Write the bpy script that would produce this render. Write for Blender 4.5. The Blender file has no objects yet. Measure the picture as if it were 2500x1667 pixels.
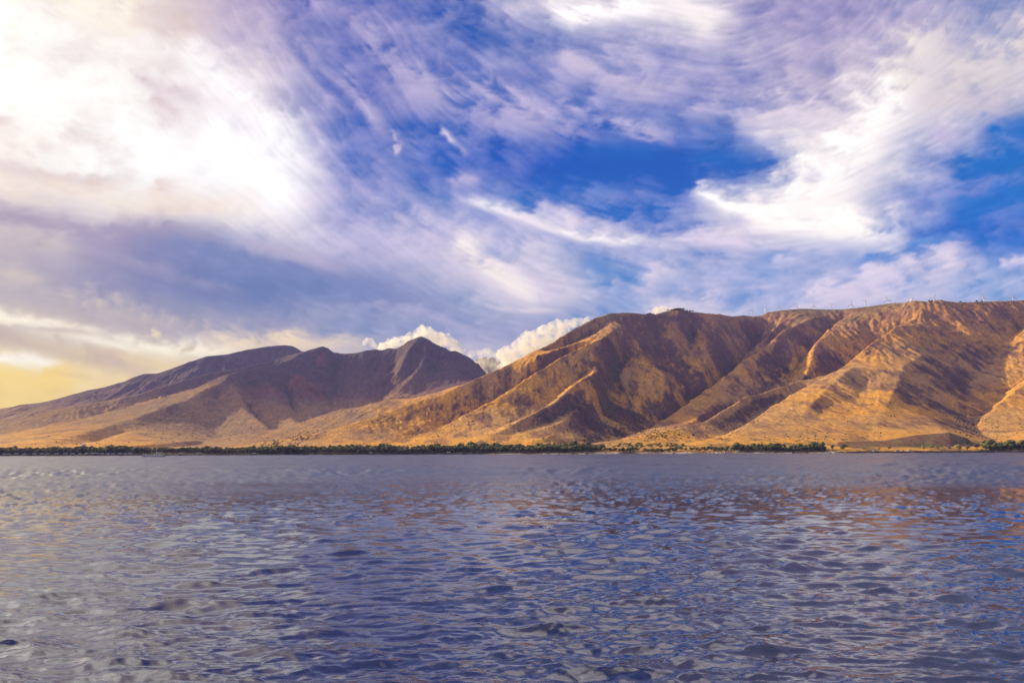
import bpy, bmesh, math, random, time
import numpy as np
from mathutils import Matrix, Vector
T0 = time.time()
random.seed(7)
rng = np.random.default_rng(7)
scene = bpy.context.scene
COL = scene.collection
R = math.radians

# ------------------------------------------------------------------ camera
CAM_H = 6.0
PITCH, ROLL = 7.67, -0.2
FOC = 1944.0                                   # focal length in units of a 2500 wide frame
cam_data = bpy.data.cameras.new("camera")
cam_data.sensor_width = 36.0
cam_data.lens = 36.0 * FOC / 2500.0
cam_data.clip_start = 0.5
cam_data.clip_end = 200000.0
cam = bpy.data.objects.new("camera", cam_data)
COL.objects.link(cam)
CR = Matrix.Rotation(R(90 + PITCH), 3, 'X') @ Matrix.Rotation(R(ROLL), 3, 'Z')
cam.matrix_world = Matrix.Translation((0, 0, CAM_H)) @ CR.to_4x4()
scene.camera = cam
CRn = np.array(CR)

# ------------------------------------------------------------------ world, sun, exposure
SUN_EL, SUN_AZ = 19.0, -60.0                   # azimuth from +Y towards +X
SUN_STR = 5.0
SKY_STR = 0.05
world = bpy.data.worlds.new("World")
scene.world = world
world.use_nodes = True
wn = world.node_tree.nodes
wl = world.node_tree.links
bg = wn["Background"]
skt = wn.new("ShaderNodeTexSky")
skt.sky_type = 'NISHITA'
skt.sun_disc = False
skt.sun_elevation = R(SUN_EL)
skt.sun_rotation = R(SUN_AZ)
wl.new(skt.outputs[0], bg.inputs[0])
bg.inputs[1].default_value = SKY_STR
sd = bpy.data.lights.new("sun", 'SUN')
sd.energy = SUN_STR
sd.angle = R(0.6)
sd.color = (1.0, 0.81, 0.42)
sun = bpy.data.objects.new("sun", sd)
COL.objects.link(sun)
sv = Vector((math.cos(R(SUN_EL)) * math.sin(R(SUN_AZ)), math.cos(R(SUN_EL)) * math.cos(R(SUN_AZ)), math.sin(R(SUN_EL))))
sun.rotation_euler = sv.to_track_quat('Z', 'Y').to_euler()
scene.view_settings.view_transform = 'Standard'
scene.view_settings.look = 'None'
scene.view_settings.gamma = 1.0
EXPO = 0.8
scene.view_settings.exposure = EXPO
scene.view_settings.use_curve_mapping = False
scene.render.engine = 'CYCLES'
scene.cycles.use_denoising = True
scene.cycles.max_bounces = 8
scene.cycles.diffuse_bounces = 2
scene.cycles.glossy_bounces = 3
scene.cycles.volume_bounces = 3
scene.cycles.transparent_max_bounces = 8
scene.cycles.caustics_reflective = False
scene.cycles.caustics_refractive = False

# ------------------------------------------------------------------ helpers
def ray(px, py):
    """direction of a photograph pixel (2500 x 1667) in the world"""
    v = np.stack([(np.asarray(px, float) - 1250) / FOC, (833.5 - np.asarray(py, float)) / FOC, -np.ones_like(np.asarray(px, float))], -1)
    return v @ CRn.T

def at(px, py, Y):
    d = ray(px, py)
    t = np.asarray(Y, float) / d[..., 1]
    p = d * t[..., None] if np.ndim(t) else d * t
    p = np.array(p)
    p[..., 2] += CAM_H
    return p

def nearer(Y):
    """distance estimates of the sketch, drawn in so that the slopes come out as steep as they look"""
    Y = np.asarray(Y, float)
    return np.where(Y > 1000, 1000 * (np.maximum(Y, 1) / 1000) ** 0.55, Y)
def farther(Y):
    Y = np.asarray(Y, float)
    return np.where(Y > 1000, 1000 * (np.maximum(Y, 1) / 1000) ** (1 / 0.55), Y)

_perm = np.random.default_rng(11).permutation(4096).astype(np.int32)
_ga = np.random.default_rng(12).uniform(0, 2 * np.pi, 4096)
_gx, _gy = np.cos(_ga).astype(np.float32), np.sin(_ga).astype(np.float32)

def perlin(x, y, seed=0):
    x = np.asarray(x, np.float32); y = np.asarray(y, np.float32)
    xi = np.floor(x); yi = np.floor(y)
    fx = x - xi; fy = y - yi
    xi = xi.astype(np.int32); yi = yi.astype(np.int32)
    u = fx * fx * fx * (fx * (fx * 6 - 15) + 10)
    v = fy * fy * fy * (fy * (fy * 6 - 15) + 10)
    def g(ix, iy, dx, dy):
        h = _perm[(_perm[(ix + seed * 131) & 4095] + iy) & 4095]
        return _gx[h] * dx + _gy[h] * dy
    n00 = g(xi, yi, fx, fy); n10 = g(xi + 1, yi, fx - 1, fy)
    n01 = g(xi, yi + 1, fx, fy - 1); n11 = g(xi + 1, yi + 1, fx - 1, fy - 1)
    a = n00 + u * (n10 - n00); b = n01 + u * (n11 - n01)
    return (a + v * (b - a)) * 1.5

def fbm(x, y, octaves=5, seed=0, gain=0.5, lac=2.03):
    s = 0; a = 1; f = 1
    for o in range(octaves):
        s = s + a * perlin(x * f, y * f, seed + o)
        a *= gain; f *= lac
    return s

def ridged(x, y, octaves=4, seed=0, gain=0.5):
    s = 0; a = 1; f = 1
    for o in range(octaves):
        n = 1 - np.abs(perlin(x * f, y * f, seed + o)) * 1.6
        s = s + a * (n * n - 0.5)
        a *= gain; f *= 2.1
    return s

def sstep(a, b, x):
    t = np.clip((x - a) / (b - a), 0, 1)
    return t * t * (3 - 2 * t)

def bilin(A, r, c):
    H, W = A.shape
    r = np.clip(r, 0, H - 1.001); c = np.clip(c, 0, W - 1.001)
    r0 = r.astype(np.int32); c0 = c.astype(np.int32)
    fr = (r - r0).astype(np.float32); fc = (c - c0).astype(np.float32)
    i = r0 * W + c0
    F = A.ravel()
    a = F[i] * (1 - fc) + F[i + 1] * fc
    b = F[i + W] * (1 - fc) + F[i + W + 1] * fc
    return a * (1 - fr) + b * fr

def blur(A, s):
    """separable gaussian blur, edge clamped"""
    k = int(max(1, round(s * 2.5)))
    w = np.exp(-0.5 * (np.arange(-k, k + 1) / s) ** 2); w /= w.sum()
    for ax in (0, 1):
        P = np.pad(A, [(k, k) if a == ax else (0, 0) for a in range(2)], mode='edge')
        o = np.zeros_like(A)
        for j, ww in enumerate(w):
            sl = [slice(None)] * 2
            sl[ax] = slice(j, j + A.shape[ax])
            o += ww * P[tuple(sl)]
        A = o
    return A

def mesh_np(name, verts, faces, mat=None, smooth=True):
    me = bpy.data.meshes.new(name)
    verts = np.ascontiguousarray(verts, np.float32); faces = np.ascontiguousarray(faces, np.int32)
    n, k = faces.shape
    me.vertices.add(len(verts)); me.vertices.foreach_set("co", verts.ravel())
    me.loops.add(n * k); me.loops.foreach_set("vertex_index", faces.ravel())
    me.polygons.add(n)
    me.polygons.foreach_set("loop_start", np.arange(0, n * k, k, dtype=np.int32))
    me.polygons.foreach_set("loop_total", np.full(n, k, np.int32))
    me.polygons.foreach_set("use_smooth", np.full(n, smooth))
    me.update(calc_edges=True)
    if mat: me.materials.append(mat)
    return me

def color_attr(me, name, rgb):
    a = me.attributes.new(name, 'FLOAT_COLOR', 'POINT')
    c = np.ones((len(me.vertices), 4), np.float32); c[:, :3] = rgb
    a.data.foreach_set("color", c.ravel())

def float_attr(me, name, v):
    a = me.attributes.new(name, 'FLOAT', 'POINT')
    a.data.foreach_set("value", np.ascontiguousarray(v, np.float32).ravel())

def link(name, me, parent=None, loc=(0, 0, 0)):
    o = bpy.data.objects.new(name, me)
    COL.objects.link(o)
    o.location = loc
    if parent: o.parent = parent
    return o

def tag(o, label=None, cat=None, group=None, kind=None):
    for k, v in (("label", label), ("category", cat), ("group", group), ("kind", kind)):
        if v: o[k] = v
    return o

def new_mat(name, base=(0.5, 0.5, 0.5), rough=0.9, spec=0.2, metal=0.0):
    m = bpy.data.materials.new(name); m.use_nodes = True
    b = m.node_tree.nodes["Principled BSDF"]
    b.inputs["Base Color"].default_value = (*base, 1)
    b.inputs["Roughness"].default_value = rough
    b.inputs["Specular IOR Level"].default_value = spec
    b.inputs["Metallic"].default_value = metal
    return m

def noisy_mat(name, c1, c2, scale, rough=0.9, spec=0.2, detail=4):
    """two colours mixed by object-space noise"""
    m = new_mat(name, c1, rough, spec)
    nt = m.node_tree; b = nt.nodes["Principled BSDF"]
    tc = nt.nodes.new("ShaderNodeTexCoord"); nz = nt.nodes.new("ShaderNodeTexNoise")
    nz.inputs["Scale"].default_value = scale; nz.inputs["Detail"].default_value = detail
    nt.links.new(tc.outputs["Object"], nz.inputs["Vector"])
    rp = nt.nodes.new("ShaderNodeValToRGB")
    rp.color_ramp.elements[0].position = 0.35; rp.color_ramp.elements[0].color = (*c1, 1)
    rp.color_ramp.elements[1].position = 0.65; rp.color_ramp.elements[1].color = (*c2, 1)
    nt.links.new(nz.outputs["Fac"], rp.inputs["Fac"]); nt.links.new(rp.outputs["Color"], b.inputs["Base Color"])
    return m

def srgb(c):
    c = np.asarray(c, np.float64) / 255.0
    return np.where(c <= 0.04045, c / 12.92, ((c + 0.055) / 1.055) ** 2.4)

# ------------------------------------------------------------------ hills and mountains
# One height field on a grid that is finer near the shore; crests (C) and gully floors (V) are laid out in
# plan from their bearing, elevation angle and estimated distance, the ground between them is relaxed.
U0, U1, NU = -0.90, 0.90, 1090
Y0, Y1, NY = 885.0, 3850.0, 700
us = np.linspace(U0, U1, NU); ls = np.linspace(math.log(Y0), math.log(Y1), NY)

CRESTS = [
 # right skyline
 [(1508,762,4700),(1534,762,4750),(1564,763,4800),(1600,767,4950),(1633,758,5500),(1661,753,5500),(1684,760,5500),(1738,765.4,5600),(1763,767,5700),(1794,772,6000),(1817,769.7,6200),(1837,773,6300),(1866,770,6300),(1873,761,6200),(1883,759.5,6200),(1957,752.6,6200),(2021,755.7,6100),(2060,754.4,5900),(2093,751,5700),(2134,745.5,5500),(2174,740,5200),(2211,738,5000),(2233,732.7,4900),(2251,736.6,4850),(2300,731.6,4750),(2308,735,4750),(2348,737.5,4700),(2388,736,4700),(2442,734,4650),(2500,732,4600),(2700,727,4500),(2950,740,4400)],
 # A: long left crest of the big hill
 [(560,1088,1700),(700,1072,2000),(800,1050,2300),(876,1027,2450),(941,1008,2650),(995,986,2800),(1073,964,3000),(1114,945,3100),(1190,911,3350),(1220,898,3450),(1248,885.5,3550),(1280,871,3650),(1304,856,3750),(1336,842,3850),(1374,820,4000),(1411,796,4200),(1447,777.6,4400),(1486,764,4600),(1508,762,4700)],
 # A1
 [(1309,869,3480),(1345,857,3550),(1370,849,3620),(1406,837,3700),(1430,830,3780),(1467,812,3950),(1498,790,4250),(1520,775,4500)],
 # A2
 [(850,1096,1250),(919,1090,1350),(952,1083,1500),(995,1073,1650),(1038,1057,1850),(1110,1025,2100),(1179,986,2350),(1200,976,2400),(1248,946,2600),(1297,914.5,2800),(1336,890,2950),(1389,859,3250),(1418,844,3400),(1467,825,3650),(1498,806,3950),(1530,785,4400)],
 # A3 edge of the bowl
 [(1498,806,3950),(1480,838,3650),(1467,856,3450),(1450,876,3250),(1452,890,3050),(1462,905,2850),(1455,935,2650),(1445,960,2480),(1442,982,2350),(1412,1000,2150),(1385,1022,1950),(1350,1040,1750),(1300,1056,1550),(1236,1074,1350),(1190,1087,1200)],
 [(1462,905,2850),(1430,919,2650),(1399,941,2450),(1355,982,2150),(1297,1011,1900),(1236,1045,1620),(1200,1062,1450),(1150,1084,1220)],
 [(1290,1080,1230),(1330,1068,1300),(1355,1057,1360)],
 # B middle distance hill
 [(250,1097,1500),(400,1083,2300),(487,1075,2700),(552,1064,3000),(617,1054,3150),(703,1043,3400),(725,1037,3450),(769,1018,3700),(820,1002,3850),(832,998,3900),(876,993.5,4000),(919,981.6,4100),(952,972.5,4200),(991,973.6,4300),(1017,971,4400),(1071,955.6,4600),(1103,945,4700),(1150,932,4900),(1300,885,5200),(1447,805,5300),(1600,785,5600)],
 # L1, pyramid, L2 in the left wall of the big valley
 [(1661,753,5500),(1656,796,4900),(1635,822,4550),(1615,847,4250),(1600,868,4050),(1592,885,3850)],
 [(1645,905,3750),(1623,918,3350),(1634,948,3120),(1650,975,2980)],
 [(1738,765,5600),(1745,800,5100),(1740,840,4700),(1725,880,4300),(1712,915,3900),(1702,945,3550)],
 # C bright spur
 [(1998,771,5500),(1952,791,5100),(1914,804,4800),(1893,827,4500),(1875,845,4300),(1855,857,4100),(1830,873,3880),(1804,896,3600),(1779,932,3250),(1753,967,2900),(1730,997,2550),(1705,1020,2250),(1680,1037,2050),(1640,1052,1850)],
 [(1830,869,4000),(1779,911,3600),(1728,949,3200),(1689,979,2900),(1651,1004,2600),(1625,1019,2400),(1590,1045,2050),(1540,1062,1750)],
 [(1957,765,5800),(1906,786,5300),(1868,827,4800),(1845,849,4450)],
 # D2
 [(2100,762,5500),(2060,776,5150),(2034,795,4850),(2010,815,4500),(1990,840,4200),(1982,875,3800),(1970,911,3450),(1950,927,3270)],
 # F left edge + E1
 [(2286,799,4050),(2254,792,4050),(2185,794,4000),(2169,812,3850),(2134,834,3680),(2080,877,3380),(2040,906,3130),(2018,916,3050),(1983,924,2950),(1939,932,2850),(1914,943,2700),(1888,947,2650),(1855,960,2500),(1819,968,2400),(1779,992,2150),(1753,1008,2000),(1720,1029,1800),(1664,1043,1600),(1600,1060,1400),(1500,1077,1250),(1430,1088,1120)],
 # E2
 [(2018,918,3000),(1985,935,2800),(1945,955,2600),(1900,985,2300),(1855,1015,2000),(1810,1045,1700),(1770,1065,1450),(1720,1080,1200)],
 # ribs of the front face
 [(2080,895,2950),(2020,948,2450),(1975,998,2000),(1950,1040,1650),(1940,1070,1300)],
 [(2211,887,3000),(2190,940,2500),(2160,1000,1950),(2130,1050,1550),(2112,1075,1300)],
 # F right edge
 [(2286,799,4050),(2281,829,3750),(2273,850,3550),(2254,866,3350),(2227,880,3150),(2211,887,3050),(2217,906,2850),(2206,928,2650),(2214,957,2430),(2238,984,2200),(2254,1008,1980),(2280,1030,1750),(2308,1050,1520),(2330,1072,1280)],
 # H subsidiary spurs
 [(2300,850,3600),(2320,900,3150),(2330,940,2850),(2345,975,2600)],
 [(2280,990,2300),(2310,1010,2150),(2340,1030,1950),(2365,1050,1750)],
 [(2442,734,4650),(2394,775,4350),(2360,795,4200),(2335,811,4050)],
 [(2600,760,4400),(2540,800,4000),(2490,850,3600),(2450,895,3250),(2425,925,3000),(2395,955,2800)],
 [(2700,840,3300),(2600,860,3000),(2560,885,2850),(2500,935,2550),(2468,960,2400),(2420,1005,2130),(2388,1038,1920)],
 [(2900,900,2400),(2750,950,2200),(2600,1010,1800),(2500,1055,1500)],
 # R1 skyline
 [(1320,960,6400),(1260,945,6800),(1200,938,7000),(1179,914,7300),(1168,886,7500),(1155,880,7600),(1132,862,7800),(1114,855.4,7850),(1095,853.7,7900),(1082,845,7900),(1069,843,7950),(1045,826.6,8000),(1028.7,818.6,8000),(1010,826,8050),(995,833,8100),(980,843,8150),(967,851.5,8200),(950,847.6,8300),(930,855,8300),(919,851.5,8300),(887,855,8200),(880,860,8200),(839,863.5,8100),(813,859,8050),(800,848,8020),(790,843,8000)],
 [(1028,818.6,8000),(1038,845,7650),(1043,867,7400),(1022,900,6950),(1006,919,6700),(970,955,6100),(940,978,5650)],
 [(1028,818.6,8000),(1000,850,7600),(985,880,7250),(975,905,6950)],
 [(1095,853.7,7900),(1090,890,7300),(1075,925,6700),(1060,945,6300)],
 [(887,857,8200),(872,895,7500),(852,930,6950),(866,962,6400),(884,984,6000)],
 [(790,843,8000),(772,870,7600),(745,900,7100),(727,935,6600),(722,970,6000),(745,1005,5300),(765,1020,4950)],
 [(671,888,7000),(651,932,6300),(682,986,5500),(702,1015,5000),(725,1038,4400)],
 [(565,911,6200),(575,945,5700),(590,985,5000),(620,1015,4500),(655,1043,3850)],
 # R1c, rib, R1b, R0
 [(790,843,8000),(768,850,7900),(736,864,7600),(700,877,7300),(682,884,7100),(671,888,7000),(638,893,6700),(600,903,6400),(560,910,6200),(530,921,6000),(476,947,5400),(400,966,4800),(347,979.5,4400),(271,1003,3800),(195,1021,3300),(100,1042,2800),(0,1060,2400),(-150,1082,1900),(-400,1095,1500)],
 [(560,912,6100),(552,927,5800),(508,951,5200),(465,975,4700),(400,997,4000),(330,1020,3400),(250,1045,2800),(170,1068,2200),(80,1087,1650)],
 [(430,1005,4200),(380,1030,3500),(330,1052,2900),(270,1075,2200),(200,1092,1600)],
 [(768,853,8150),(703,866.7,8000),(656,882,7700),(584,899,7200),(515,908,6800),(432,932,6200),(342,960,5600),(271,975,5200),(195,988,4800),(108,1005,4400),(0,1031,3900),(-150,1060,3200),(-400,1085,2400)],
 [(-400,1070,4200),(-150,1040,5500),(0,1003,6500),(50,987,6800),(72,985.5,7000),(121,980.5,7200),(152,971,7400),(217,951,7700),(249,946,7900),(299,931,8200),(351,911,8500),(386,911,8700),(420,898,8900),(454,886,9100),(504,868,9400),(552,864,9600),(606,851.5,9900),(649,844.6,10100),(699,840,10300),(714,842,10300),(736,858,10200),(780,880,10000),(850,895,10000),(1100,905,10000)],
]
GULLIES = [
 [(1500,805,4950),(1447,822,4800),(1300,892,4450),(1200,936,3950),(1114,970,3600),(1040,995,3350),(941,1024,3080),(876,1040,2850),(800,1062,2600),(700,1078,2300),(600,1091,1900)],
 [(1330,857,3800),(1400,827,4020),(1450,802,4250)],
 [(1430,856,3620),(1389,870,3430),(1297,926,2960),(1200,991,2540),(1110,1036,2230),(1038,1066,1980),(960,1086,1650),(880,1097,1350)],
 [(1420,890,2980),(1370,932,2620),(1320,967,2350),(1260,1007,2050),(1200,1037,1800),(1150,1062,1550),(1100,1083,1300)],
 [(1425,955,2420),(1385,992,2180),(1340,1022,1930),(1290,1043,1700),(1240,1064,1480)],
 [(1520,860,3900),(1500,900,3450),(1490,950,3000),(1480,1000,2550),(1450,1040,2050),(1400,1063,1600),(1350,1075,1350)],
 # V
 [(1842,804,5800),(1835,830,5400),(1827,858,5000),(1765,928,4100),(1700,990,3300),(1630,1022,2700),(1560,1047,2200),(1490,1068,1800),(1420,1084,1400),(1350,1095,1120)],
 [(1620,800,4800),(1600,837,4250),(1588,871,3850),(1575,893,3400),(1568,953,3080),(1576,976,2950),(1610,1012,2750)],
 [(1690,790,5100),(1682,840,4600),(1676,890,4100),(1668,935,3550),(1668,975,3150)],
 [(1790,800,5700),(1800,835,5250)],
 [(1930,785,5600),(1890,812,5000),(1862,845,4500)],
 # D
 [(2050,772,5500),(2012,802,4950),(1978,832,4550),(1958,850,4300),(1938,880,3880),(1914,926,3300),(1880,957,3000),(1830,985,2700),(1790,1005,2480),(1755,1021,2280),(1720,1040,2050),(1670,1056,1800)],
 [(2190,782,4450),(2140,812,4350),(2095,855,4080),(2055,893,3700),(2025,921,3420),(1985,931,3300),(1940,938,3150)],
 # G
 [(1960,943,2750),(1910,967,2500),(1868,990,2300),(1830,1018,2030),(1804,1036,1840),(1770,1057,1600),(1720,1074,1350),(1660,1086,1150)],
 [(2110,930,2700),(2095,968,2330),(2083,1008,1950),(2075,1043,1600),(2066,1078,1230)],
 [(2010,985,2200),(2000,1020,1850),(1995,1060,1450)],
 [(2225,786,4230),(2290,796,4190),(2322,805,4130)],
 # H
 [(2490,790,4300),(2442,831,3850),(2415,874,3450),(2375,922,3000),(2356,962,2650),(2362,1000,2300),(2370,1021,2080),(2383,1046,1830),(2428,1074,1450),(2480,1088,1180)],
 [(2560,860,3300),(2500,915,2900),(2450,950,2700),(2415,985,2450),(2390,1012,2250)],
 [(2700,930,2500),(2600,985,2100),(2520,1030,1800),(2440,1062,1550)],
 # foot of the rear mountains
 [(1150,960,5400),(1060,975,5200),(960,992,4950),(870,1010,4600),(770,1034,4250),(725,1046,3950),(664,1052,3650),(600,1063,3350),(552,1068,3100),(480,1080,2650),(380,1088,2150),(250,1098,1500)],
 [(1060,870,7500),(1045,920,6600),(1010,955,6000)],
 [(965,860,8000),(956,901,7350),(936,943,6700),(928,971,6150),(900,992,5500)],
 [(1020,850,7700),(1008,880,7300),(990,915,6800),(960,950,6200)],
 [(820,875,7800),(800,930,6900),(812,965,6300),(800,1000,5500),(770,1028,4700)],
 [(910,880,7800),(905,930,6900),(915,970,6200)],
 [(706,900,7000),(700,940,6350),(714,985,5700),(742,1027,4700)],
 [(620,925,6250),(604,975,5450),(642,1017,4750),(669,1047,3950)],
 [(525,962,5250),(510,1016,4250),(530,1047,3600),(548,1066,3120)],
 [(682,897,7400),(600,914,6850),(530,932,6350),(476,957,5750),(400,976,5150),(300,1006,4350),(195,1030,3650),(100,1050,3100),(0,1069,2600)],
 [(736,880,9000),(656,896,8600),(584,910,8150),(515,920,7750),(432,945,7100),(342,972,6450),(195,1003,5600),(0,1045,4700),(-300,1078,3500)],
 [(300,1045,2900),(240,1065,2400),(160,1085,1800)],
]

def densify(pts, n=24):
    P = at(np.array([p[0] for p in pts], float), np.array([p[1] for p in pts], float), nearer([p[2] for p in pts]))
    q = np.stack([P[:, 0] / P[:, 1], np.log(P[:, 1]), P[:, 2]], 1)
    out = []
    for a, b in zip(q[:-1], q[1:]):
        m = int(max(2, np.hypot((b[0] - a[0]) / (us[1] - us[0]), (b[1] - a[1]) / (ls[1] - ls[0])) * 1.5)) + 1
        t = np.linspace(0, 1, m)[:, None]
        out.append(a + (b - a) * t)
    return np.concatenate(out)

def shore_y(u):
    return 905 + 14 * perlin(u * 9, 0 * u + 3.3, 5) + 6 * perlin(u * 40, 0 * u + 1.3, 6)

DEPTH = {0: .014, 1: .006, 2: .042, 3: .016, 4: .006, 5: .006, 6: .014, 7: .004, 8: .006, 10: .006, 11: .014, 12: .014, 13: .008, 14: .0, 15: .0, 17: .006, 18: .006, 19: .006,
         20: .003, 21: .006, 22: .006, 23: .006, 24: .006, 25: .005, 26: .006, 27: .006, 28: .006, 29: .016, 30: .020, 31: .006}
def lower(q, d):
    q = q.copy(); Yq = np.exp(q[:, 1]); q[:, 2] = np.maximum(q[:, 2] - d * Yq * sstep(1100, 1650, Yq), 3.0 + 0.0 * Yq); return q
_lines = np.concatenate([densify(l) for l in CRESTS] + [lower(densify(g), DEPTH.get(i, 0.002)) for i, g in enumerate(GULLIES)])
_extra = []
def hline(px0, px1, Y, py=None, h=None, n=400):
    px = np.linspace(px0, px1, n)
    Yv = np.full(n, float(Y)) if np.isscalar(Y) else Y(px)
    Yv = nearer(Yv); P = at(px, np.full(n, py if py else 1000.0), Yv)
    if h is not None: P[:, 2] = h
    return np.stack([P[:, 0] / P[:, 1], np.log(P[:, 1]), P[:, 2]], 1)
_extra.append(hline(-700, 3200, 940, h=4.0, n=1600))
_extra.append(hline(-700, 3200, 1060, h=8.0, n=1600))
_extra.append(hline(1520, 3000, 7800, py=795, n=900))
_extra.append(hline(-500, 450, 11500, py=1050, n=400))
_extra.append(hline(450, 1180, 11500, py=960, n=400))
_extra.append(hline(1180, 1400, 11500, py=980, n=200))
_extra.append(hline(1185, 1400, 9300, py=965, n=200))
_extra.append(hline(1205, 1400, 7700, py=950, n=200))
_extra.append(hline(1520, 3000, 11500, py=830, n=900))
CON = np.concatenate([_lines] + _extra)

def solve():
    h = None
    for lev in (16, 8, 4, 2, 1):
        ny, nu = (NY - 1) // lev + 1, (NU - 1) // lev + 1
        r = (CON[:, 1] - ls[0]) / (ls[-1] - ls[0]) * (ny - 1)
        c = (CON[:, 0] - U0) / (U1 - U0) * (nu - 1)
        ok = (c > -0.4) & (c < nu - 0.6) & (r > -0.4) & (r < ny - 0.6)
        ri = np.clip(np.round(r[ok]).astype(int), 0, ny - 1); ci = np.clip(np.round(c[ok]).astype(int), 0, nu - 1)
        s = np.zeros(ny * nu); w = np.zeros(ny * nu)
        np.add.at(s, ri * nu + ci, CON[ok, 2]); np.add.at(w, ri * nu + ci, 1)
        fix = (w > 0).reshape(ny, nu)
        val = (s / np.maximum(w, 1)).reshape(ny, nu)
        if h is None:
            h = np.full((ny, nu), val[fix].mean())
        else:
            rr, cc = np.meshgrid(np.linspace(0, h.shape[0] - 1.001, ny), np.linspace(0, h.shape[1] - 1.001, nu), indexing='ij')
            h = bilin(h.astype(np.float64), rr, cc)
        h[fix] = val[fix]
        du = (U1 - U0) / (nu - 1); dl = (ls[-1] - ls[0]) / (ny - 1)
        wy, wx = 1 / dl ** 2, 1 / du ** 2
        k = 1 / (2 * (wx + wy))
        om = 1.75
        free = ~fix
        par = (np.add.outer(np.arange(ny), np.arange(nu)) & 1) == 0
        f0 = free & par; f1 = free & ~par
        for it in range({16: 300, 8: 160, 4: 100, 2: 60, 1: 26}[lev]):
            for f in (f0, f1):
                P = np.pad(h, 1, mode='edge')
                n = ((P[2:, 1:-1] + P[:-2, 1:-1]) * wy + (P[1:-1, 2:] + P[1:-1, :-2]) * wx) * k
                h = np.where(f, h + om * (n - h), h)
    return h.astype(np.float32)

H = solve()
H0 = blur(H, 0.9)
H = H0.copy()
UU, LL = np.meshgrid(us.astype(np.float32), ls.astype(np.float32), indexing='ij')[0].T, np.meshgrid(us, ls)[1].astype(np.float32)
YY = np.exp(LL); XX = UU * YY; YE = farther(YY).astype(np.float32); RT = (YY / YE).astype(np.float32)
print("terrain solved", time.time() - T0)

def slope(Hh):
    gl = np.gradient(Hh, axis=0) / (ls[1] - ls[0]) / YY
    gu = np.gradient(Hh, axis=1) / (us[1] - us[0]) / YY
    # world gradients (dX = Y du + u dY, dY = Y dl)
    gx = gu
    gy = gl - gu * UU
    return gx, gy

# downhill streak noise: noise carried along the fall line, used as small ribs and gullies
gx, gy = slope(blur(H0, 5))
gm = np.hypot(gx, gy) + 1e-4
dc = -(gx / gm); dr = -(gy / gm)
dXu = dc / YY - UU * dr / YY       # du per metre
dLu = dr / YY
steep = np.clip(gm, 0, 1.2)
def lic(freq, step_m, n, seed):
    sc = freq
    N = fbm(XX / sc, YY / sc, 3, seed)
    rr, cc = np.meshgrid(np.arange(NY, dtype=np.float32), np.arange(NU, dtype=np.float32), indexing='ij')
    acc = N.copy(); wsum = 1.0
    vr = (dLu * step_m / (ls[1] - ls[0])).astype(np.float32); vc = (dXu * step_m / (us[1] - us[0])).astype(np.float32)
    for sgn in (1, -1):
        r, c = rr.copy(), cc.copy()
        for i in range(n):
            r += sgn * bilin(vr, r, c); c += sgn * bilin(vc, r, c)
            acc += bilin(N, r, c)
    return acc / (2 * n + 1)
RIB1 = lic(105.0, 26.0, 9, 21); RIB1 /= RIB1.std()
RIB2 = lic(40.0, 10.0, 9, 31); RIB2 /= RIB2.std()
RIB3 = lic(18.0, 5.0, 7, 35); RIB3 /= RIB3.std()
print("ribs", time.time() - T0)
near = sstep(1000, 1250, YY) * 0.85
dist_s = YE / 3000.0
rough_region = 0.55 + 0.6 * sstep(-0.3, 0.5, fbm(XX / 450, YY / 450, 2, 41))
ss = sstep(0.08, 0.55, gm)
valley = np.clip((blur(H0, 14) - H0) / (YY * 0.006) * 0.5 + 0.45, 0.12, 1.0)      # ribs die out towards the crests
H += near * ss * rough_region * valley * (9.0 * (np.abs(RIB1) - 0.8) * np.clip(dist_s, .4, 1.9) + 6.0 * (np.abs(RIB2) - 0.8) * np.clip(dist_s, .4, 1.7))
H += near * ss * (0.5 + valley) * 2.0 * (np.abs(RIB3) - 0.8) * np.clip(dist_s, .4, 1.6)
# rock ledges: craggy strata on the slopes that face right and on cliffs
led = 0.6 * ridged(XX / 32 + 0.5 * fbm(XX / 60, YY / 130, 2, 55), (YY + 0.6 * XX) / 85, 4, 51, 0.6) + 0.3 * ridged((XX * 0.8 + YY * 0.6) / 60, H0 / 18 + 0.6 * fbm(XX / 90, YY / 130, 2, 57), 3, 58)
led2 = fbm(XX / 12, YY / 34, 3, 61, 0.6)
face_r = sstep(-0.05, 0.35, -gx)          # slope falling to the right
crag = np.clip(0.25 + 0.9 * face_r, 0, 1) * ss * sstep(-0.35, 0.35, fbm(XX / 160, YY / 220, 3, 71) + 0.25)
H += near * (crag * 5.5 * led * np.clip(dist_s, .5, 1.8) + (0.4 + crag) * ss * 1.5 * led2 * np.clip(dist_s, .5, 1.6))
H += near * 2.0 * ss * fbm(XX / 70, YY / 110, 3, 81)
# shoreline
sh = shore_y(UU)
H = np.where(YY < sh, -2.0 - 0.02 * (sh - YY), np.where(YY < 1040, np.minimum(H, 0.25 + (YY - sh) * 0.10), H))
H = np.where(YY < 1200, H + np.where(YY > sh, 0.35 * perlin(XX / 7, YY / 7, 9), 0), H)
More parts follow.
